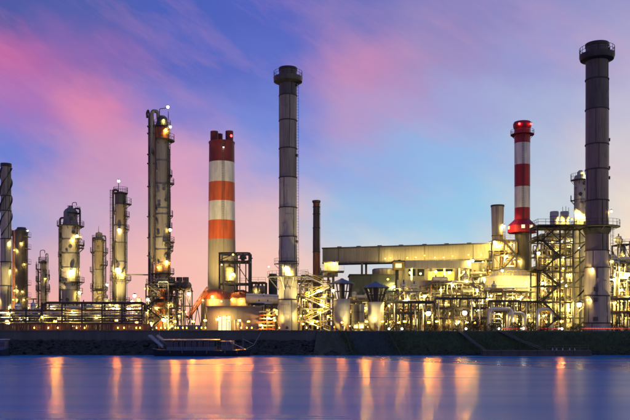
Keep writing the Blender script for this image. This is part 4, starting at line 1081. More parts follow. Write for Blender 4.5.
for px, l_ in ((355, 'small pale upright vessel with cap next to the first hatted silo'), (361.5, 'small ribbed upright vessel beside the second hatted silo')):
    t = Thing('upright_vessel', l_, 'vessel', px, 178)
    vessel_v(t, 0, 0, 0, 0.62 if px > 358 else 0.8, t.z(304), 'clad' if px < 358 else 'galv')
    for a in (0, 2.1, 4.2): piece(t, 'leg', (0.5*math.cos(a), 0.5*math.sin(a), 0), (0.5*math.cos(a), 0.5*math.sin(a), 0.8), 0.12, 'frame_grey')
    lamp(t, px+1, 326, -1.4, 'glow_yellow', 0.15)

# ================================================================== gallery and buildings
Yg0, Yg1 = 216.0, 203.0
g0 = Vector((X(323, Yg0), Yg0, 0)); g1 = Vector((X(491, Yg1), Yg1, 0))
gt = Thing('long_gallery', 'long elevated corrugated gallery running across behind the dark building', 'gallery', 323, Yg0)
gd = (g1-g0); gl = gd.length; gd.normalize(); gn = Vector((gd.y, -gd.x, 0))   # gn points to the river
gt.o.rotation_euler = (0, 0, math.atan2(gd.y, gd.x))
zt, zb = Zw(248.6, Yg0)-G, Zw(262.2, Yg0)-G
gw = 6.0
MB().box(0, gl, 0.15, gw, zb, zt-0.05).build('core', 'wall_grey', gt.o)
nb = 26
for i in range(nb):
    a = gl*i/nb; b_ = gl*(i+1)/nb; mb = MB(); n = 4
    for j in range(n):
        u = a+(b_-a)*j/n; w = (b_-a)/n
        mb.box(u+0.02, u+w*0.5, -0.16, 0.12, zb-0.05, zt); mb.box(u+w*0.5, u+w-0.02, 0.04, 0.12, zb-0.05, zt)
    mb.build('wall_panel', 'wall_cream', gt.o)
mb = MB(); mb.box(-0.15, 0, 0, gw, zb-0.05, zt); mb.build('end_wall', 'wall_cream', gt.o)
MB().box(-0.3, gl+0.2, -0.25, gw+0.25, zt+0.01, zt+0.25).build('roof', 'steel', gt.o)
MB().box(-0.2, gl+0.2, -0.12, gw, zb-0.45, zb-0.06).build('floor_beam', 'frame_grey', gt.o)
for f in (0.03, 0.24, 0.47, 0.72, 0.97):
    for y in (0.6, gw-0.6): piece(gt, 'leg', (gl*f, y, 0), (gl*f, y, zb-0.46), 0.5, 'frame_grey')
for f in (0.40, 0.43, 0.53, 0.58, 0.63, 0.69, 0.74, 0.79, 0.88, 0.95):
    lamp(gt, 0, 0, -3.0, 'glow_yellow', 0.17, local=(gl*f, zb+rnd.uniform(0.2, 0.9)))
for f in (0.08, 0.2, 0.33, 0.46, 0.6, 0.73, 0.86):
    v = MB().box(gl*f, gl*f+1.1, 1.5, 2.6, zt+0.252, zt+0.6).build('roof_vent', 'steel_dark', gt.o)
MB().tube([(-0.2, -0.34, zt-0.02), (gl+0.1, -0.34, zt-0.02)], 0.10, 8).build('gutter', 'frame_grey', gt.o)
for f in (0.1, 0.35, 0.62, 0.9): MB().tube([(gl*f, -0.3, zt-0.1), (gl*f, -0.3, zb-0.4)], 0.07, 6).build('downpipe', 'frame_grey', gt.o)
# lower lit wall of the gallery end
t = Thing('lit_hall', 'cream lit hall under the gallery beside the short grey stack', 'building', 482, 206)
x0, x1 = t.x(396), t.x(516); H = t.z(262.5)
MB().box(x0, x1, 0.15, 9, 0, H).build('wall', 'wall_cream', t.o)
for i in range(14):
    a = x0+(x1-x0)*i/14; b_ = x0+(x1-x0)*(i+1)/14
    MB().box(a+0.03, b_-0.03, 0, 0.2, 0, H-0.02).build('wall_panel', 'wall_cream', t.o)
for px in (404, 431, 458, 480, 500): MB().box(t.x(px)-0.25, t.x(px)+0.25, -0.3, -0.01, 0, H).build('pilaster', 'frame_grey', t.o)
for px in (412, 421, 440, 449, 468, 488):
    w = MB().box(t.x(px)-0.9, t.x(px)+0.9, -0.08, 0.06-0.07, t.z(276), t.z(269)).build('window', 'window_glass', t.o)
for px, py in ((480, 263, ), (487, 272), (478, 276), (495, 270), (508, 268)): lamp(t, px, py, -3.6, 'glow_yellow', 0.2)

# dark building with a roof tank
t = Thing('flat_roofed_building', 'dark flat roofed building behind the second hatted silo', 'building', 374, 198)
x0, x1, H = t.x(350), t.x(398), t.z(275.5)
MB().box(x0+.05, x1-.05, 0.1, 9, 0, H-.02).build('wall', 'wall_dark', t.o)
for i in range(7):
    a = x0+(x1-x0)*i/7; b_ = x0+(x1-x0)*(i+1)/7; MB().box(a+.03, b_-.03, 0, 0.14, 0, H-0.03).build('wall_panel', 'wall_dark', t.o)
MB().box(x0-.2, x1+.2, -.2, 9.2, H, H+.35).build('roof', 'frame_dark', t.o)
for px in (356, 366, 390): MB().box(t.x(px)-0.8, t.x(px)+0.8, -0.05, -0.01, t.z(296), t.z(289)).build('window', 'window_glass', t.o)
lamp(t, 393, 287, -1.6, 'glow_yellow_strong', 0.3); lamp(t, 361, 312, -2, 'glow_yellow', 0.2)
t = Thing('roof_tank', 'low tan round tank standing on the dark flat roof', 'tank', 384, 203, None, Zw(275.5, 198)+0.35)
MB().lathe([(11.5*t.k, 0), (11.5*t.k, t.z(269.5)), (10.5*t.k, t.z(268.8)), (0.05, t.z(268.2))], 28).build('body', 'clad', t.o)
for i in range(18):
    a = 2*math.pi*i/18; piece(t, 'rib', (11.6*t.k*math.cos(a), 11.6*t.k*math.sin(a), 0), (11.6*t.k*math.cos(a), 11.6*t.k*math.sin(a), t.z(269.5)), 0.12, 'frame_grey')

# lit slab deck
t = Thing('lit_deck', 'pale double deck canopy of slabs on columns, glowing yellow in front of the gallery', 'canopy', 438, 194)
for (a, b_, p0, p1, y0, y1, m_) in ((405, 471, 260.5, 268, 0, 7, 'wall_cream'), (396, 441, 280.5, 288, -2.5, 6, 'wall_cream')):
    n = 6
    for i in range(n):
        u = t.x(a)+(t.x(b_)-t.x(a))*i/n; v = t.x(a)+(t.x(b_)-t.x(a))*(i+1)/n
        MB().box(u+.02, v-.02, y0, y0+.15, t.z(p1), t.z(p0)).build('fascia_panel', m_, t.o)
    MB().box(t.x(a), t.x(b_), y0+.16, y1, t.z(p1)+0.4, t.z(p0)-0.3).build('slab', 'concrete', t.o)
for px in (400, 412, 426.5, 445, 460, 469):
    piece(t, 'column', (t.x(px), 1.0, 0), (t.x(px), 1.0, t.z(280 if px < 405 else 268)), 0.75 if px == 426.5 else 0.4, 'steel_dark' if px == 426.5 else 'wall_cream')
piece(t, 'brace', (t.x(458), 0.6, t.z(279)), (t.x(468), 0.6, t.z(269)), 0.2, 'frame_grey')
MB().box(t.x(430), t.x(456), 2.5, 4.5, t.z(280), t.z(271)).build('plant_box', 'yellow_rail', t.o)
m = MB(); railing_line(m, (t.x(405), 0.1, t.z(260.5)), (t.x(471), 0.1, t.z(260.5))); m.build('railing', 'yellow_rail', t.o)
for px, py, kd in ((399, 262, 'glow_yellow_strong'), (410, 273, 'glow_yellow_strong'), (420, 274, 'glow_yellow'), (435, 272, 'glow_yellow_strong'), (449, 273, 'glow_yellow_strong'), (463, 272, 'glow_yellow'), (472, 261, 'glow_yellow_strong'), (397, 279, 'glow_yellow'), (416, 292, 'glow_orange'), (403, 293, 'glow_yellow')): lamp(t, px, py, -1.0, kd, 0.27)
t = Thing('lit_kiosk', 'small yellow lit cabin on a stand at the gallery foot near the dark building', 'cabin', 397, 192)
piece(t, 'stand', (0, 0, 0), (0, 0, t.z(270)), 0.7, 'frame_dark')
MB().box(t.x(393), t.x(404), -1.2, 1.6, t.z(270), t.z(262)).build('cabin', 'yellow_rail', t.o)
MB().box(t.x(392.5), t.x(404.5), -1.4, 1.8, t.z(262)+.01, t.z(261)).build('roof', 'frame_dark', t.o)
MB().box(t.x(395), t.x(401), -1.26, -1.21, t.z(268), t.z(264)).build('window', 'glow_window', t.o)

# pale cone roofed tank in the pipe maze
t = Thing('cone_roof_tank', 'broad pale cone roofed tank rising out of the pipe maze', 'tank', 511, 196)
r = 25*t.k
MB().lathe([(r, 0), (r, t.z(277))], 36).build('shell', 'vessel_white', t.o)
for i in range(18):
    a0 = 2*math.pi*i/18; a1 = 2*math.pi*(i+1)/18-0.012
    MB().lathe([(r*1.03, t.z(277.2)), (r*0.6, t.z(271)), (0.3, t.z(266.5))], 2, 0, 0, a0, a1).build('roof_panel', 'vessel_white', t.o)
m = MB(); railing_arc(m, r, t.z(277), math.pi, 2*math.pi, 22, 1.1, 0.06); m.build('railing', 'yellow_rail', t.o)
lamp(t, 494, 273, -r-2.4, 'glow_yellow_strong', 0.24); lamp(t, 533, 285, -r-2, 'glow_yellow_strong', 0.26); lamp(t, 516, 284, -r-2.4, 'glow_yellow', 0.22); lamp(t, 503, 288, -r-2.5, 'glow_yellow', 0.22)

# ================================================================== the pipe maze in the middle
unit('process_unit', 'dense lit pipe maze in front of the pale double deck canopy', 'process unit', 388, 430, 291, 180, 8, 3, 4, 41, 'frame_grey', 'frame_grey',
     [(392, 304), (406, 300, 'glow_yellow_strong'), (420, 305), (398, 316), (412, 321), (424, 296, 'glow_yellow_strong'), (389, 322, 'glow_yellow'), (402, 310, 'glow_yellow', 3)], 0.7, 9, 18, 18, True, 0.6)
unit('process_unit', 'dense lit pipe maze with silver vessels under the end of the canopy', 'process unit', 430, 484, 283, 183, 9, 4, 5, 42, 'frame_grey', 'frame_grey',
     [(440, 290, 'glow_yellow_strong'), (452, 285, 'glow_yellow_strong'), (466, 281, 'glow_yellow_strong'), (476, 290, 'glow_yellow_strong'), (445, 303), (458, 298, 'glow_yellow', 3), (472, 303), (436, 318), (450, 322), (478, 318), (482, 300), (456, 312, 'glow_yellow', 4)], 0.7, 14, 24, 22, True, 0.5)
unit('process_unit', 'dense lit pipe maze in front of the cone roofed tank', 'process unit', 484, 538, 291, 181, 7, 3, 5, 43, 'frame_grey', 'frame_grey',
     [(490, 296, 'glow_yellow_strong'), (505, 302), (520, 297, 'glow_yellow_strong'), (531, 300), (494, 312), (510, 318), (527, 315, 'glow_yellow_strong'), (536, 322), (500, 325), (518, 324)], 0.6, 10, 20, 20, False, 0.5)
unit('process_unit', 'bright unit of pale vessels behind the zigzag stair tower', 'process unit', 541, 588, 234, 190, 9, 6, 4, 44, 'frame_grey', 'yellow_rail',
     [(571, 241, 'glow_yellow_strong'), (556, 250), (548, 262), (562, 258, 'glow_yellow_strong'), (578, 258), (568, 275, 'glow_yellow_strong'), (553, 280), (582, 290), (560, 294), (574, 306, 'glow_yellow_strong', -2, 0.42), (548, 305), (566, 318), (545, 322), (580, 322)], 0.8, 18, 24, 24, False, 0.4)
unit('process_unit', 'bright overexposed process unit on the far side of the tallest stack', 'process unit', 606, 648, 262, 190, 9, 4, 4, 45, 'frame_grey', 'yellow_rail',
     [(612, 280, 'glow_yellow_strong', -1.5, .3), (625, 275, 'glow_yellow_strong', -1.5, 0.45), (620, 290, 'glow_yellow_strong'), (628, 300, 'glow_yellow_strong', -1.5, 0.35), (615, 305, 'glow_yellow'), (624, 318), (610, 322), (618, 268, 'glow_yellow'), (640, 285, 'glow_yellow_strong')], 0.8, 12, 18, 18, False, 0.4, ['pipe_silver', 'galv', 'pipe_cream'])
unit('braced_tower', 'dark narrow braced tower rising from the bright unit behind the tallest stack', 'tower', 618, 630, 244, 196, 4, 6, 2, 46, 'frame_dark', 'frame_dark', [(613, 240, 'glow_yellow'), (622, 256)], 0.8, 5, 5, 4, False, 0.6)
unit('process_unit', 'dim back row unit of pipes between the two hatted silos', 'process unit', 348, 388, 300, 186, 6, 2, 4, 47, 'frame_grey', 'frame_grey', [(352, 312), (365, 308), (380, 316), (358, 322)], 0.6, 7, 10, 10, False)

unit('process_unit', 'back row unit of columns and decks between the canopy and cone roofed tank', 'process unit', 462, 500, 276, 200, 6, 4, 4, 48, 'frame_grey', 'yellow_rail', [(470, 284, 'glow_yellow_strong'), (484, 280, 'glow_yellow_strong'), (478, 296), (492, 290)], 0.7, 10, 12, 12, False)
unit('process_unit', 'lit platform cluster wrapped around the short grey stack', 'process unit', 493, 516, 240, 199, 4, 6, 2, 49, 'frame_grey', 'yellow_rail', [(496, 247, 'glow_yellow_strong'), (510, 244, 'glow_yellow'), (505, 257, 'glow_yellow_strong'), (513, 262)], 0.9, 6, 8, 8, True, 0.4)
unit('process_unit', 'far back lit unit seen through the zigzag stair tower', 'process unit', 536, 592, 250, 206, 6, 5, 4, 50, 'frame_grey', 'yellow_rail', [(545, 270, 'glow_yellow_strong'), (560, 282, 'glow_yellow_strong'), (575, 268, 'glow_yellow_strong'), (552, 300, 'glow_yellow_strong'), (584, 300, 'glow_yellow_strong')], 0.9, 14, 14, 14, False, 0.3, ['pipe_silver', 'galv', 'pipe_cream'])
unit('process_unit', 'far back lit unit behind the cone roofed tank', 'process unit', 498, 545, 282, 212, 6, 3, 4, 51, 'frame_grey', 'yellow_rail', [(520, 290), (538, 290, 'glow_yellow_strong')], 0.8, 8, 8, 8, False)
unit('process_unit', 'low lit pump row between the louvred unit and the grey stack foot', 'process unit', 252, 300, 308, 184, 6, 2, 4, 52, 'frame_grey', 'yellow_rail', [(256, 316), (270, 312), (296, 318), (262, 324)], 0.7, 7, 10, 10, False)
def front_rack(label, px0, px1, Y, tops, bay, seed):
    r_ = random.Random(seed); t = Thing('pipe_rack', label, 'pipe rack', (px0+px1)/2, Y); px = px0; pys = []
    while px <= px1+0.1: pys.append(px); px += bay
    for px in pys:
        for y in (0, 1.8): piece(t, 'post', (t.x(px), y, 0), (t.x(px), y, t.z(min(tops))+0.1), 0.2, 'frame_dark')
    for py in tops:
        for a, b_ in zip(pys, pys[1:]): piece(t, 'beam', (t.x(a)+.1, 0, t.z(py)), (t.x(b_)-.1, 0, t.z(py)), 0.15, 'frame_dark', 0.24)
        for px in pys: piece(t, 'cross_beam', (t.x(px), .1, t.z(py)), (t.x(px), 1.7, t.z(py)), 0.15, 'frame_dark')
        for q in range(4):
            y = 0.25+q*0.4; rr = r_.choice((.08, .11, .15, .19)); zz = t.z(py)+0.12+rr
            xa, xb = t.x(px0)-r_.uniform(0, .8), t.x(px1)+r_.uniform(0, .8); pts = [(xa, y, zz), (xb, y, zz)]
            if r_.random() < .6: c = r_.uniform(xa+1, xb-1); pts = [(xa, y, zz), (c, y, zz), (c, y, max(.2, zz-r_.uniform(1, 3)))]
            MB().tube(pts, rr, 8, rr*2.5).build('pipe', r_.choice(('pipe_dark', 'pipe_dark', 'steel_dark', 'pipe_silver', 'pipe_rust')), t.o)
    zs_ = sorted([0]+[t.z(p_) for p_ in tops])
    for a, b_ in zip(pys, pys[1:]):
        for z0_, z1_ in zip(zs_, zs_[1:]):
            if r_.random() < 0.35: piece(t, 'brace', (t.x(a), -.05, z0_+.1), (t.x(b_), -.05, z1_-.15), 0.1, 'frame_dark')
    for i in range(len(pys)):
        x = t.x(pys[i])+r_.uniform(.3, 1.5); rr = r_.choice((.08, .12, .16))
        p_ = MB().tube([(x, -.3, 0.02), (x, -.3, r_.choice(zs_[1:])-.1), (x, .8, r_.choice(zs_[1:])-.1)], rr, 8, .3).build('riser', r_.choice(('pipe_dark', 'pipe_silver', 'galv')), t.o)
        MB().cyl((x, -.62, 1.1), (x, -.56, 1.1), .24, n=10).cyl((x, -.58, 1.1), (x, -.3, 1.1), .05, n=6).build('valve_wheel', 'pipe_rust', p_)
    return t
front_rack('dark two tier pipe rack in front of the maze under the canopy', 389, 434, 173.5, (303, 314), 7.5, 61)
front_rack('dark three tier pipe rack in front of the vessels past the canopy column', 436, 486, 174.5, (299, 309, 319), 8.3, 62)
front_rack('dark two tier pipe rack behind the silver pipe portals', 490, 536, 177, (302, 312), 7.6, 63)
front_rack('dark two tier pipe rack before the bright unit past the tallest stack', 612, 650, 174, (300, 313), 7.6, 64)
front_rack('dark two tier pipe rack between the shed and the grey stack', 252, 278, 178, (305, 316), 6.5, 65)
# portals of big silver pipe in front of the maze
for (a, b_, top, r, l_) in ((488.5, 512, 309, 0.42, 'big silver pipe portal with three rungs in front of the maze'), (508, 524, 313, 0.36, 'big silver pipe portal overlapping the wider one in front of the maze'), (538, 552, 309, 0.36, 'big silver pipe portal at the foot of the zigzag stair tower')):
    t = Thing('pipe_portal', l_, 'pipe', (a+b_)/2, 175)
    MB().tube([(t.x(a), 0, 0.02), (t.x(a), 0, t.z(top)), (t.x(b_), 0, t.z(top)), (t.x(b_), 0, 0.02)], r, 12, r*2.4).build('pipe', 'pipe_silver', t.o)
    for px in (a, b_): MB().lathe([(r*1.6, 0), (r*1.6, 0.18)], 12, t.x(px), 0).build('foot_flange', 'frame_grey', t.o)
    if a < 500:
        for py in (314, 319, 323): MB().tube([(t.x(a), 0, t.z(py)), (t.x(a+12), 0, t.z(py)), (t.x(a+13), 0.2, t.z(py+3))], 0.17, 8, 0.3).build('branch_pipe', 'pipe_silver', t.o)
    lamp(t, (a+b_)/2, top+6, -1.0, 'glow_yellow', 0.18)

# two tall floodlight masts in the maze
for px, py in ((428, 313.5), (464, 313)):
    t = Thing('floodlight_mast', 'very bright floodlight on a short mast before '+('the dark canopy column' if px < 440 else 'the end of the canopy'), 'floodlight', px, 172.5, 'floodlight masts before the maze')
    MB().cyl((0, 0, 0), (0, 0, t.z(py)+0.9), 0.11, 0.08, 8).build('mast', 'frame_grey', t.o)
    MB().lathe([(0.3, 0), (0.3, 0.2)], 10).build('base', 'concrete', t.o)
    lamp(t, px, py, -0.7, 'glow_yellow_strong', 0.42)

# ---- zigzag stair tower
t = Thing('stair_tower', 'tall dark zigzag stair tower topped by two silver drums beside the tallest stack', 'stair tower', 563, 176)
fx = (537.5, 560, 573, 588)
dep = 5.5
for px in fx:
    for y in (0, dep): piece(t, 'post', (t.x(px), y, 0), (t.x(px), y, t.z(226.5)), 0.3, 'frame_dark')
lv = [318, 302, 286, 271, 256, 241, 227]
zl = 0.02
for i, py in enumerate(lv):
    z = t.z(py)
    for y in (0, dep):
        for a, b_ in zip(fx, fx[1:]): 
            if py == 227 or (b_ == 560) or y: piece(t, 'beam', (t.x(a)+.15, y, z), (t.x(b_)-.15, y, z), 0.18, 'frame_dark', 0.28)
    for px in fx: piece(t, 'cross_beam', (t.x(px), .15, z), (t.x(px), dep-.15, z), 0.16, 'frame_dark', 0.25)
    # landings
    for (a, b_) in ((532, 541) if i % 2 else (556, 571),):
        d = MB().box(t.x(a), t.x(b_), -1.6, dep-.5, z+0.15, z+0.23).build('landing', 'frame_dark', t.o)
        m = MB(); railing_line(m, (t.x(a), -1.55, z+.23), (t.x(b_), -1.55, z+.23)); m.build('railing', 'frame_dark', d)
    a, b_ = (t.x(541), t.x(557)) if i % 2 == 0 else (t.x(557), t.x(541))
    stair_flight(t, (a, -1.45, zl), (b_, -1.45, z+0.15), 1.0, 'frame_dark', 'frame_dark')
    if i < 6:
        a, b_ = (t.x(574), t.x(588))
        piece(t, 'brace', (a, -0.1, zl+0.3), (b_, -0.1, z), 0.2, 'frame_dark', 0.3)
        piece(t, 'brace', (t.x(560) if i % 2 else t.x(538), 0.05, zl), (t.x(538) if i % 2 else t.x(560), 0.05, z-.15), 0.15, 'frame_dark')
    zl = z+0.15
d = MB().box(t.x(536), t.x(590), -1.6, dep+.5, t.z(226.3), t.z(225.3)).build('top_deck', 'frame_dark', t.o)
m = MB(); railing_line(m, (t.x(536), -1.5, t.z(225.3)), (t.x(590), -1.5, t.z(225.3)), 1.2, 0.07); railing_line(m, (t.x(536), -1.5, t.z(225.3)), (t.x(536), dep+.4, t.z(225.3)), 1.2, 0.07); m.build('railing', 'frame_dark', d)
for a, b_ in ((560, 546), (560, 572), (588, 576)): piece(t, 'knee_brace', (t.x(a), -0.2, t.z(241)), (t.x(b_), -0.2, t.z(228)), 0.18, 'frame_dark')
lamp(t, 536, 254, -2, 'glow_yellow_strong', 0.3); lamp(t, 555, 241, 2, 'glow_yellow', 0.22); lamp(t, 577, 305, -1.5, 'glow_yellow_strong', 0.45); lamp(t, 541, 316, -2, 'glow_yellow', 0.25); lamp(t, 566, 268, 2, 'glow_yellow', 0.22); lamp(t, 581, 248, 1, 'glow_yellow_strong', 0.22); lamp(t, 545, 288, 2, 'glow_yellow', 0.25); lamp(t, 569, 285, 2, 'glow_yellow_strong', 0.22)
for px, nm in ((554.3, 'silver drum with a flat top on the stair tower deck'), (564.6, 'silver drum with thin vents on the stair tower deck')):
    q = Thing('deck_drum', nm, 'drum', px, 178, None, Zw(225.3, 176))
    r = 4.3*q.k
    MB().lathe([(r, 0), (r, q.z(212.5)), (r*0.9, q.z(211.5)), (0.05, q.z(211))], 20).build('body', 'vessel_white', q.o)
    for f in (0.3, 0.65): MB().hollow(r-.01, r+.06, q.z(211.5)*f-.06, q.z(211.5)*f+.06, 20).build('hoop', 'frame_grey', q.o)
    if px > 560:
        for dx in (-0.5, 0.2, 0.8): MB().cyl((dx, -0.3, q.z(212)), (dx, -0.3, q.z(206+abs(dx)*2)), 0.05, n=6).build('vent', 'frame_dark', q.o)
    lamp(q, px+5, 220, -1.6, 'glow_yellow', 0.2)

# ================================================================== quay edge
LAND = [(6, 'the strake stack'), (21, 'the dark column'), (43, 'the short slender column'), (70, 'the large cream column'), (99, 'the spiked tan column'), (120, 'the lamp topped column'),
        (157, 'the tallest process column'), (182, 'the cooler bank'), (200, 'the inclined conveyor'), (226, 'the lit shed doorway'), (248, 'the grey shed wall'), (267, 'the louvred unit'), (288, 'the tall grey stack'),
        (317, 'the yellow lit stair tower'), (342, 'the silo by the stair tower'), (376, 'the silo before the dark building'), (404, 'the small lit cabin'), (428, 'the canopy with dark column'), (464, 'the end of the canopy'),
        (497, 'the short grey stack'), (522, 'the slim crimson chimney'), (554, 'the zigzag stair tower'), (597, 'the tallest stack'), (626, 'the bright unit past the tallest stack')]
def near(px): return min(LAND, key=lambda l_: abs(l_[0]-px))[1]
# bollard lights along the quay road
proto = None
for px in [34, 48, 58, 77, 84, 118, 124, 136, 140, 157, 161, 165, 170, 175, 178, 183, 187, 196, 201, 206, 241, 247, 252, 263, 279, 306, 318, 352]:
    t = Thing('bollard_light', 'small orange bollard light on the quay before '+near(px), 'bollard light', px+rnd.uniform(-.6, .6), 167.6, 'orange quay bollard lights')
    if proto is None:
        proto = [MB().cyl((0,0,0), (0,0,0.55), 0.09, n=8).mesh('post', 'frame_grey'), MB().lathe([(0.08,0.55),(0.10,0.62),(0.10,0.78),(0.08,0.83),(0.02,0.85)], 10).mesh('glow_head', 'glow_orange'), MB().lathe([(0.14,0.855),(0.14,0.9),(0.02,0.95)], 10).mesh('cap', 'frame_grey')]
    for me in proto: link(me.name, me, t.o)
# sodium street lamps on the quay
for px, top in ((57, 322), (118, 321), (138, 323), (176, 322), (194, 322), (206, 321), (218, 320), (229, 321), (240, 321), (249, 322), (275, 321), (317, 322), (342, 323), (366, 322), (382, 322), (398, 323), (404, 322), (428, 323), (436, 322), (458, 322), (466, 323), (474, 323), (560, 322), (602, 321)):
    t = Thing('street_lamp', 'slim quay street lamp with orange sodium head before '+near(px), 'street lamp', px, 170.2, 'sodium lamps on the quay road')
    h = t.z(top)
    MB().tube([(0, 0, 0), (0, 0, h+0.25), (0, -0.9, h+0.35)], 0.06, 8, 0.4).build('post', 'frame_grey', t.o)
    # hooded head: lens looks out over the road and river, hood and back keep its light off the plant
    MB().box(-0.34, 0.34, -1.3, -0.78, h+0.30, h+0.38).box(-0.34, 0.34, -0.86, -0.78, h-0.12, h+0.297).box(-0.34, -0.30, -1.3, -0.863, h-0.12, h+0.297).box(0.30, 0.34, -1.3, -0.863, h-0.12, h+0.297).build('head', 'lamp_housing', t.o)
    MB().box(-0.16, 0.16, -0.93, -0.87, h+0.02, h+0.17).build('lens', 'glow_sodium_%d' % rnd.choice((0, 1, 1, 2)), t.o)
# white globe lamps on short posts
for px, py in ((402, 332), (466, 332), (499, 332.5), (523.5, 328.5), (562, 329.5), (389, 330)):
    t = Thing('globe_lamp', 'white globe lamp on a short post before '+near(px), 'globe lamp', px, 166.2, 'white globe lamps on the bank crest')
    z = max(0.5, t.z(py))
    MB().cyl((0, 0, 0), (0, 0, z-0.2), 0.05, n=8).build('post', 'frame_grey', t.o)
    gl_ = ico(0.2).build('globe', 'glow_white_small', t.o); gl_.location = (0, 0, z)
# made-up floodlights, added to brighten the towers and silos from below
def uplight(px, Y, target_px, target_py, target_Y, power, what, col=(1.0, 0.78, 0.30), cone=46):
    t = Thing('added_uplight', 'squat floodlight added to brighten '+what, 'floodlight', px, Y, 'added floodlights under the towers')
    tgt = Vector((X(target_px, target_Y), target_Y, Zw(target_py, target_Y))) - Vector(t.o.location) - Vector((0, 0, 0.75))
    q = tgt.to_track_quat('-Z', 'Y').to_euler()
    MB().box(-0.3, 0.3, -0.22, 0.22, 0, 0.12).box(-0.33, -0.28, -0.08, 0.08, 0.12, 0.8).box(0.28, 0.33, -0.08, 0.08, 0.12, 0.8).build('bracket', 'frame_grey', t.o)
    h = MB().hollow(0.22, 0.26, -0.16, 0.2, 14).lathe([(0.21, 0.19), (0.12, 0.3), (0.02, 0.32)], 14).build('housing', 'lamp_housing', t.o)
    h.location = (0, 0, 0.75); h.rotation_euler = q
    ln = MB().lathe([(0.2, 0.02), (0.02, 0.0)], 14).build('lens', 'glow_yellow', h)
    ld = bpy.data.lights.new('flood_beam', 'SPOT'); ld.energy = power; ld.color = col; ld.spot_size = R(cone); ld.spot_blend = 0.8; ld.shadow_soft_size = 0.15
    lo = bpy.data.objects.new('flood_beam', ld); C.objects.link(lo); lo.parent = h; lo.location = (0, 0, -0.2)
for a in ((258, 167.4, 288, 250, 172, 26000, 'the tall grey stack'), (322, 167.6, 288, 262, 172, 26000, 'the foot of the grey stack'), (287, 166.5, 288, 285, 172, 2600, 'the front of the grey stack', (1.0, 0.78, 0.30), 80), (8, 170, 6, 262, 186, 46000, 'the strake stack'), (22, 176, 21, 268, 196, 12000, 'the dark column'),
          (60, 175, 70, 262, 186, 62000, 'the large cream column'), (94, 186, 99, 280, 201, 30000, 'the spiked tan column'), (112, 177, 120, 256, 190, 56000, 'the lamp topped column'),
          (152, 168, 162, 215, 180, 90000, 'the tallest process column'), (195, 186, 222, 222, 205, 60000, 'the wide striped chimney'), (556, 168, 597, 250, 170, 20000, 'the tallest stack'), (641, 168.5, 597, 255, 170, 26000, 'the far flank of the tallest stack'), (352, 167.4, 342, 308, 172, 3600, 'the silo by the stair tower'), (366, 167.4, 376, 310, 173, 3600, 'the silo before the dark building'),
          (572, 172, 580, 205, 187, 36000, 'the pale floodlit column'), (498, 188, 522, 200, 205, 32000, 'the slim crimson chimney'), (488, 190, 497, 235, 202, 14000, 'the short grey stack')):
    uplight(*a)
# red light trails of passing cars, built as a low rail with glowing strips
for a, b_, l_ in ((503, 527, 'red car light trails built as a low rail before the cone roofed tank'), (538, 562, 'red car light trails built as a low rail before the zigzag stair tower'), (581, 640, 'long red car light trails built as a low rail before the tallest stack')):
    t = Thing('light_trail_rail', l_, 'light trail', (a+b_)/2, 167.2)
    MB().box(t.x(a), t.x(b_), -0.06, 0.02, 0.42, 0.72).build('rail', 'galv', t.o)
    n = int((b_-a)/5)
    for i in range(n+1):
        x = t.x(a+(b_-a)*i/n); MB().box(x-0.06, x+0.06, 0.03, 0.13, 0, 0.75).build('post', 'frame_grey', t.o)
    for i in range(n*2):
        x = t.x(a+(b_-a)*(i+.5)/(n*2)); MB().box(x-0.2, x+0.2, -0.1, -0.061, 0.5, 0.64).build('trail_light', 'glow_trail', t.o)

# shrubs on the crest: leaf sized faces around a few stems
leafmesh = []
for v in range(4):
    r_ = random.Random(90+v); mb = MB()
    for i in range(420):
        a = r_.uniform(0, 6.28); u = r_.random()**0.5; zz = r_.random(); rr = u*(0.55+0.6*math.sin(math.pi*min(1, zz*0.85+0.12)))*1.0
        c = Vector((rr*math.cos(a), rr*math.sin(a)*0.8, 0.15+zz*1.5+r_.uniform(-.15,.15)))
        d = Vector((r_.uniform(-1,1), r_.uniform(-1,1), r_.uniform(-.5,1))).normalized(); e = d.cross(Vector((r_.uniform(-1,1), r_.uniform(-1,1), .3))).normalized()
        s = r_.uniform(0.07, 0.14)
        mb.add([c-d*s, c+e*s*0.5, c+d*s, c-e*s*0.5], [(0,1,2,3)])
    st = MB()
    for i in range(6):
        a = r_.uniform(0, 6.28); st.cyl((0.1*math.cos(a), 0.1*math.sin(a), 0), (0.5*math.cos(a), 0.4*math.sin(a), r_.uniform(.8, 1.4)), 0.035, 0.012, 5)
    leafmesh.append((mb.mesh('foliage', 'leaf'), st.mesh('stem', 'bark')))
for i, px in enumerate((398, 407, 414, 430, 436, 446, 456, 470, 474, 479, 486, 492, 497, 513, 519, 532, 541, 548, 556, 571, 577, 582, 618, 627)):
    t = Thing('shrub', 'dark leafy shrub on the bank crest before '+near(px), 'shrub', px+rnd.uniform(-1.5,1.5), 166.9+rnd.uniform(0, .9), 'shrubs along the bank crest')
    f, s = leafmesh[i % 4]; link('foliage', f, t.o); link('stem', s, t.o)
    q = rnd.uniform(0.7, 1.35) if px not in (470, 474, 479) else 1.45
    t.o.scale = (q*rnd.uniform(.9, 1.3), q, q*rnd.uniform(.75, 1.1)); t.o.rotation_euler = (0, 0, rnd.uniform(0, 6.28))

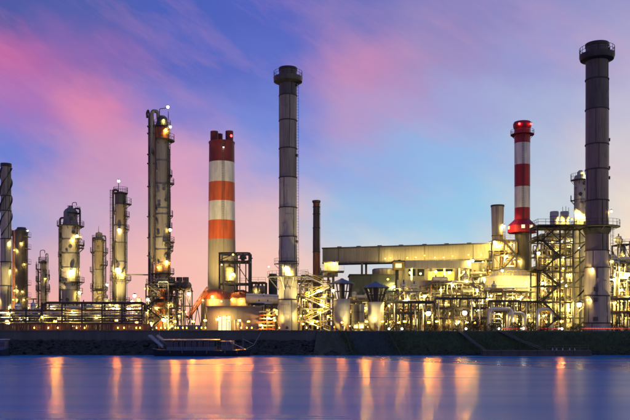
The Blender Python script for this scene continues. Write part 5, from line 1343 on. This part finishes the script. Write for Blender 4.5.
# ================================================================== on the water
def hull(t, x0, x1, y0, y1, zd, m_, bow=1.5):
    """closed hull, pointed at both ends, with a sheer line"""
    n = 14; vs = []; fs = []
    yc, hw = (y0+y1)/2, (y1-y0)/2
    for i in range(n+1):
        u = i/n; x = x0+(x1-x0)*u; e = min(u, 1-u)*(x1-x0)/bow; f = math.sin(min(1, e)*math.pi/2)**0.6 if e > 0 else 0.05
        f = max(f, 0.12); w = hw*f; sh = zd + 0.35*(2*u-1)**4
        xo = (x0+x1)/2 + (x-(x0+x1)/2)*0.94
        vs += [(x, yc-w, sh), (xo, yc-w*0.75, -0.45), (xo, yc+w*0.75, -0.45), (x, yc+w, sh)]
    for i in range(n):
        for j in range(4): fs.append((i*4+j, i*4+(j+1)%4, i*4+4+(j+1)%4, i*4+4+j))
    fs += [(0,3,2,1), (n*4, n*4+1, n*4+2, n*4+3)]
    return MB().add(vs, fs).build('hull', m_, t.o)
t = Thing('ferry', 'long dark ferry with pale canopy roof and raised end ramps, moored under the quay', 'boat', 207, 155, None, 0.0)
k = t.k
hull(t, t.x(152), t.x(252), -2.0, 2.0, t.z(350.5), 'hull_navy', 4.0)
dk = t.z(350.3)
MB().box(t.x(158), t.x(247), -1.5, 1.5, dk-0.05, dk+0.02).build('deck', 'deck', t.o)
MB().box(t.x(163), t.x(219), -1.9, 1.9, t.z(340.2), t.z(339.4)).build('canopy_roof', 'boat_white', t.o)
for px in (165, 174, 183, 192, 201, 210, 218):
    for y in (-1.75, 1.75): piece(t, 'canopy_post', (t.x(px), y, dk), (t.x(px), y, t.z(340.2)), 0.07, 'frame_grey')
MB().box(t.x(168), t.x(216), -1.45, 1.45, dk, dk+0.7).build('cabin_side', 'boat_blue', t.o)
for i in range(8):
    a = 168.5+i*6; MB().box(t.x(a), t.x(a+5.2), -1.40, 1.40, dk+0.72, t.z(341.5)).build('window', 'window_glass', t.o)
wh = MB().box(t.x(222), t.x(233), -1.2, 1.2, dk, t.z(341.5)).build('wheelhouse', 'boat_blue', t.o)
MB().box(t.x(221), t.x(234), -1.4, 1.4, t.z(341.5)+.01, t.z(341)).build('wheelhouse_roof', 'boat_white', wh)
for a in (223, 228): MB().box(t.x(a), t.x(a+3.6), -1.24, -1.201, t.z(346), t.z(342.5)).build('wheelhouse_window', 'window_glass', wh)
for (a, b_, c, d, y) in ((164, 150.5, 347.5, 336.5, -1.0), (168, 156.5, 347, 336.8, 0.9)):
    MB().beam((t.x(a), y, t.z(c)), (t.x(b_), y, t.z(d)), 1.5, 0.14).build('ramp', 'boat_white', t.o)
    m = MB()
    for s in (-0.72, 0.72): m.beam((t.x(a), y+s, t.z(c)+.25), (t.x(b_), y+s, t.z(d)+.25), 0.06, 0.4)
    m.build('ramp_side', 'boat_white', t.o)
MB().beam((t.x(231), -1.6, t.z(342)), (t.x(246), -1.6, t.z(349)), 0.5, 0.12).build('gangway', 'boat_white', t.o)
MB().cyl((t.x(243), 0, dk), (t.x(243), 0, t.z(336)), 0.09, 0.05, 8).build('mast', 'frame_grey', t.o)
MB().beam((t.x(243), 0, t.z(339)), (t.x(253), 0.4, t.z(344)), 0.07).build('boom', 'boat_white', t.o)
for px in (172, 184, 196, 208, 226, 238): MB().cyl((t.x(px), -2.05, t.z(353)), (t.x(px), -2.05, t.z(350.5)), 0.16, n=8).build('fender', 'pipe_dark', t.o)
for px, qx in ((158, 150), (246, 258)): MB().tube([(t.x(px), 1.5, dk+0.3), (t.x((px+qx)/2), 4.5, dk+0.9), (t.x(qx), 9.5, G-0.1)], 0.035, 5).build('mooring_rope', 'boat_white', t.o)
m = MB(); railing_line(m, (t.x(220), -1.7, dk), (t.x(244), -1.7, dk), 0.9, 0.05, 1.4); m.build('railing', 'frame_grey', t.o)
t = Thing('cabin_boat', 'small pale cabin boat moored against the rubble beneath the strake stack', 'boat', -4, 156, None, 0.0)
hull(t, t.x(-20), t.x(10), -1.3, 1.3, t.z(350), 'hull_navy')
c = MB().box(t.x(-14), t.x(6.5), -0.95, 0.95, t.z(350.5), t.z(340)).build('cabin', 'boat_blue', t.o)
MB().box(t.x(-15), t.x(8), -1.1, 1.1, t.z(340)+.01, t.z(339)).build('cabin_roof', 'boat_white', t.o)
for a in (-12, -5, 1.5): MB().box(t.x(a), t.x(a+4.5), -1.0, -0.951, t.z(346.5), t.z(342)).build('window', 'window_glass', c)
# pontoon and its gangways
t = Thing('pontoon', 'low dark floating pontoon with a pale handrail under the grassy bank', 'pontoon', 535, 156, None, 0.0)
for i in range(6):
    a = t.x(482+i*18); MB().box(a, a+18*t.k-0.06, -1.1, 1.1, -0.4, t.z(350.3)).build('float_section', 'deck', t.o)
    MB().box(a, a+18*t.k-0.06, -1.16, -1.1, t.z(353), t.z(351)).build('fender', 'hull_navy', t.o)
m = MB(); railing_line(m, (t.x(548), 0.9, t.z(350)), (t.x(590), 0.9, t.z(350)), 0.9, 0.05, 1.5); m.build('railing', 'frame_grey', t.o)
for px in (552, 556, 562, 569, 574): MB().cyl((t.x(px), -0.4, t.z(350.4)), (t.x(px), -0.4, t.z(350.4)+0.45), 0.16, 0.1, 8).build('mooring_post', 'boat_white', t.o)
for (a, b_, c, d, l_) in ((459, 486, 334.5, 347, 'pale curved handrail stair descending the grassy bank to the pontoon end'), (499, 548, 335.5, 348, 'long pale gangway descending the grassy bank to the pontoon middle')):
    t = Thing('gangway', l_, 'gangway', a, 164.8)
    p = Vector((0.0, -0.2, 0.05)); q = Vector((X(b_, 157.3)-X(a, 164.8), 157.3-164.8, 0.75-G))
    mid = p.lerp(q, 0.5)-Vector((0, 0, 0.25 if a > 480 else 0.1))
    m = MB()
    for u, v in ((p, mid), (mid, q)): m.beam(u, v, 0.6, 0.08)
    m.build('walkway', 'deck', t.o)
    m = MB(); off = Vector((0, -0.0, 0.35))
    for s in (-0.45, 0.45):
        e = Vector((0, s*0.6, 0)); 
        for u, v in ((p, mid), (mid, q)): m.beam(u+off+e, v+off+e, 0.06)
        for u in (p, mid, q): m.beam(u+e, u+off+e, 0.06)
    m.build('handrail', 'frame_grey', t.o)
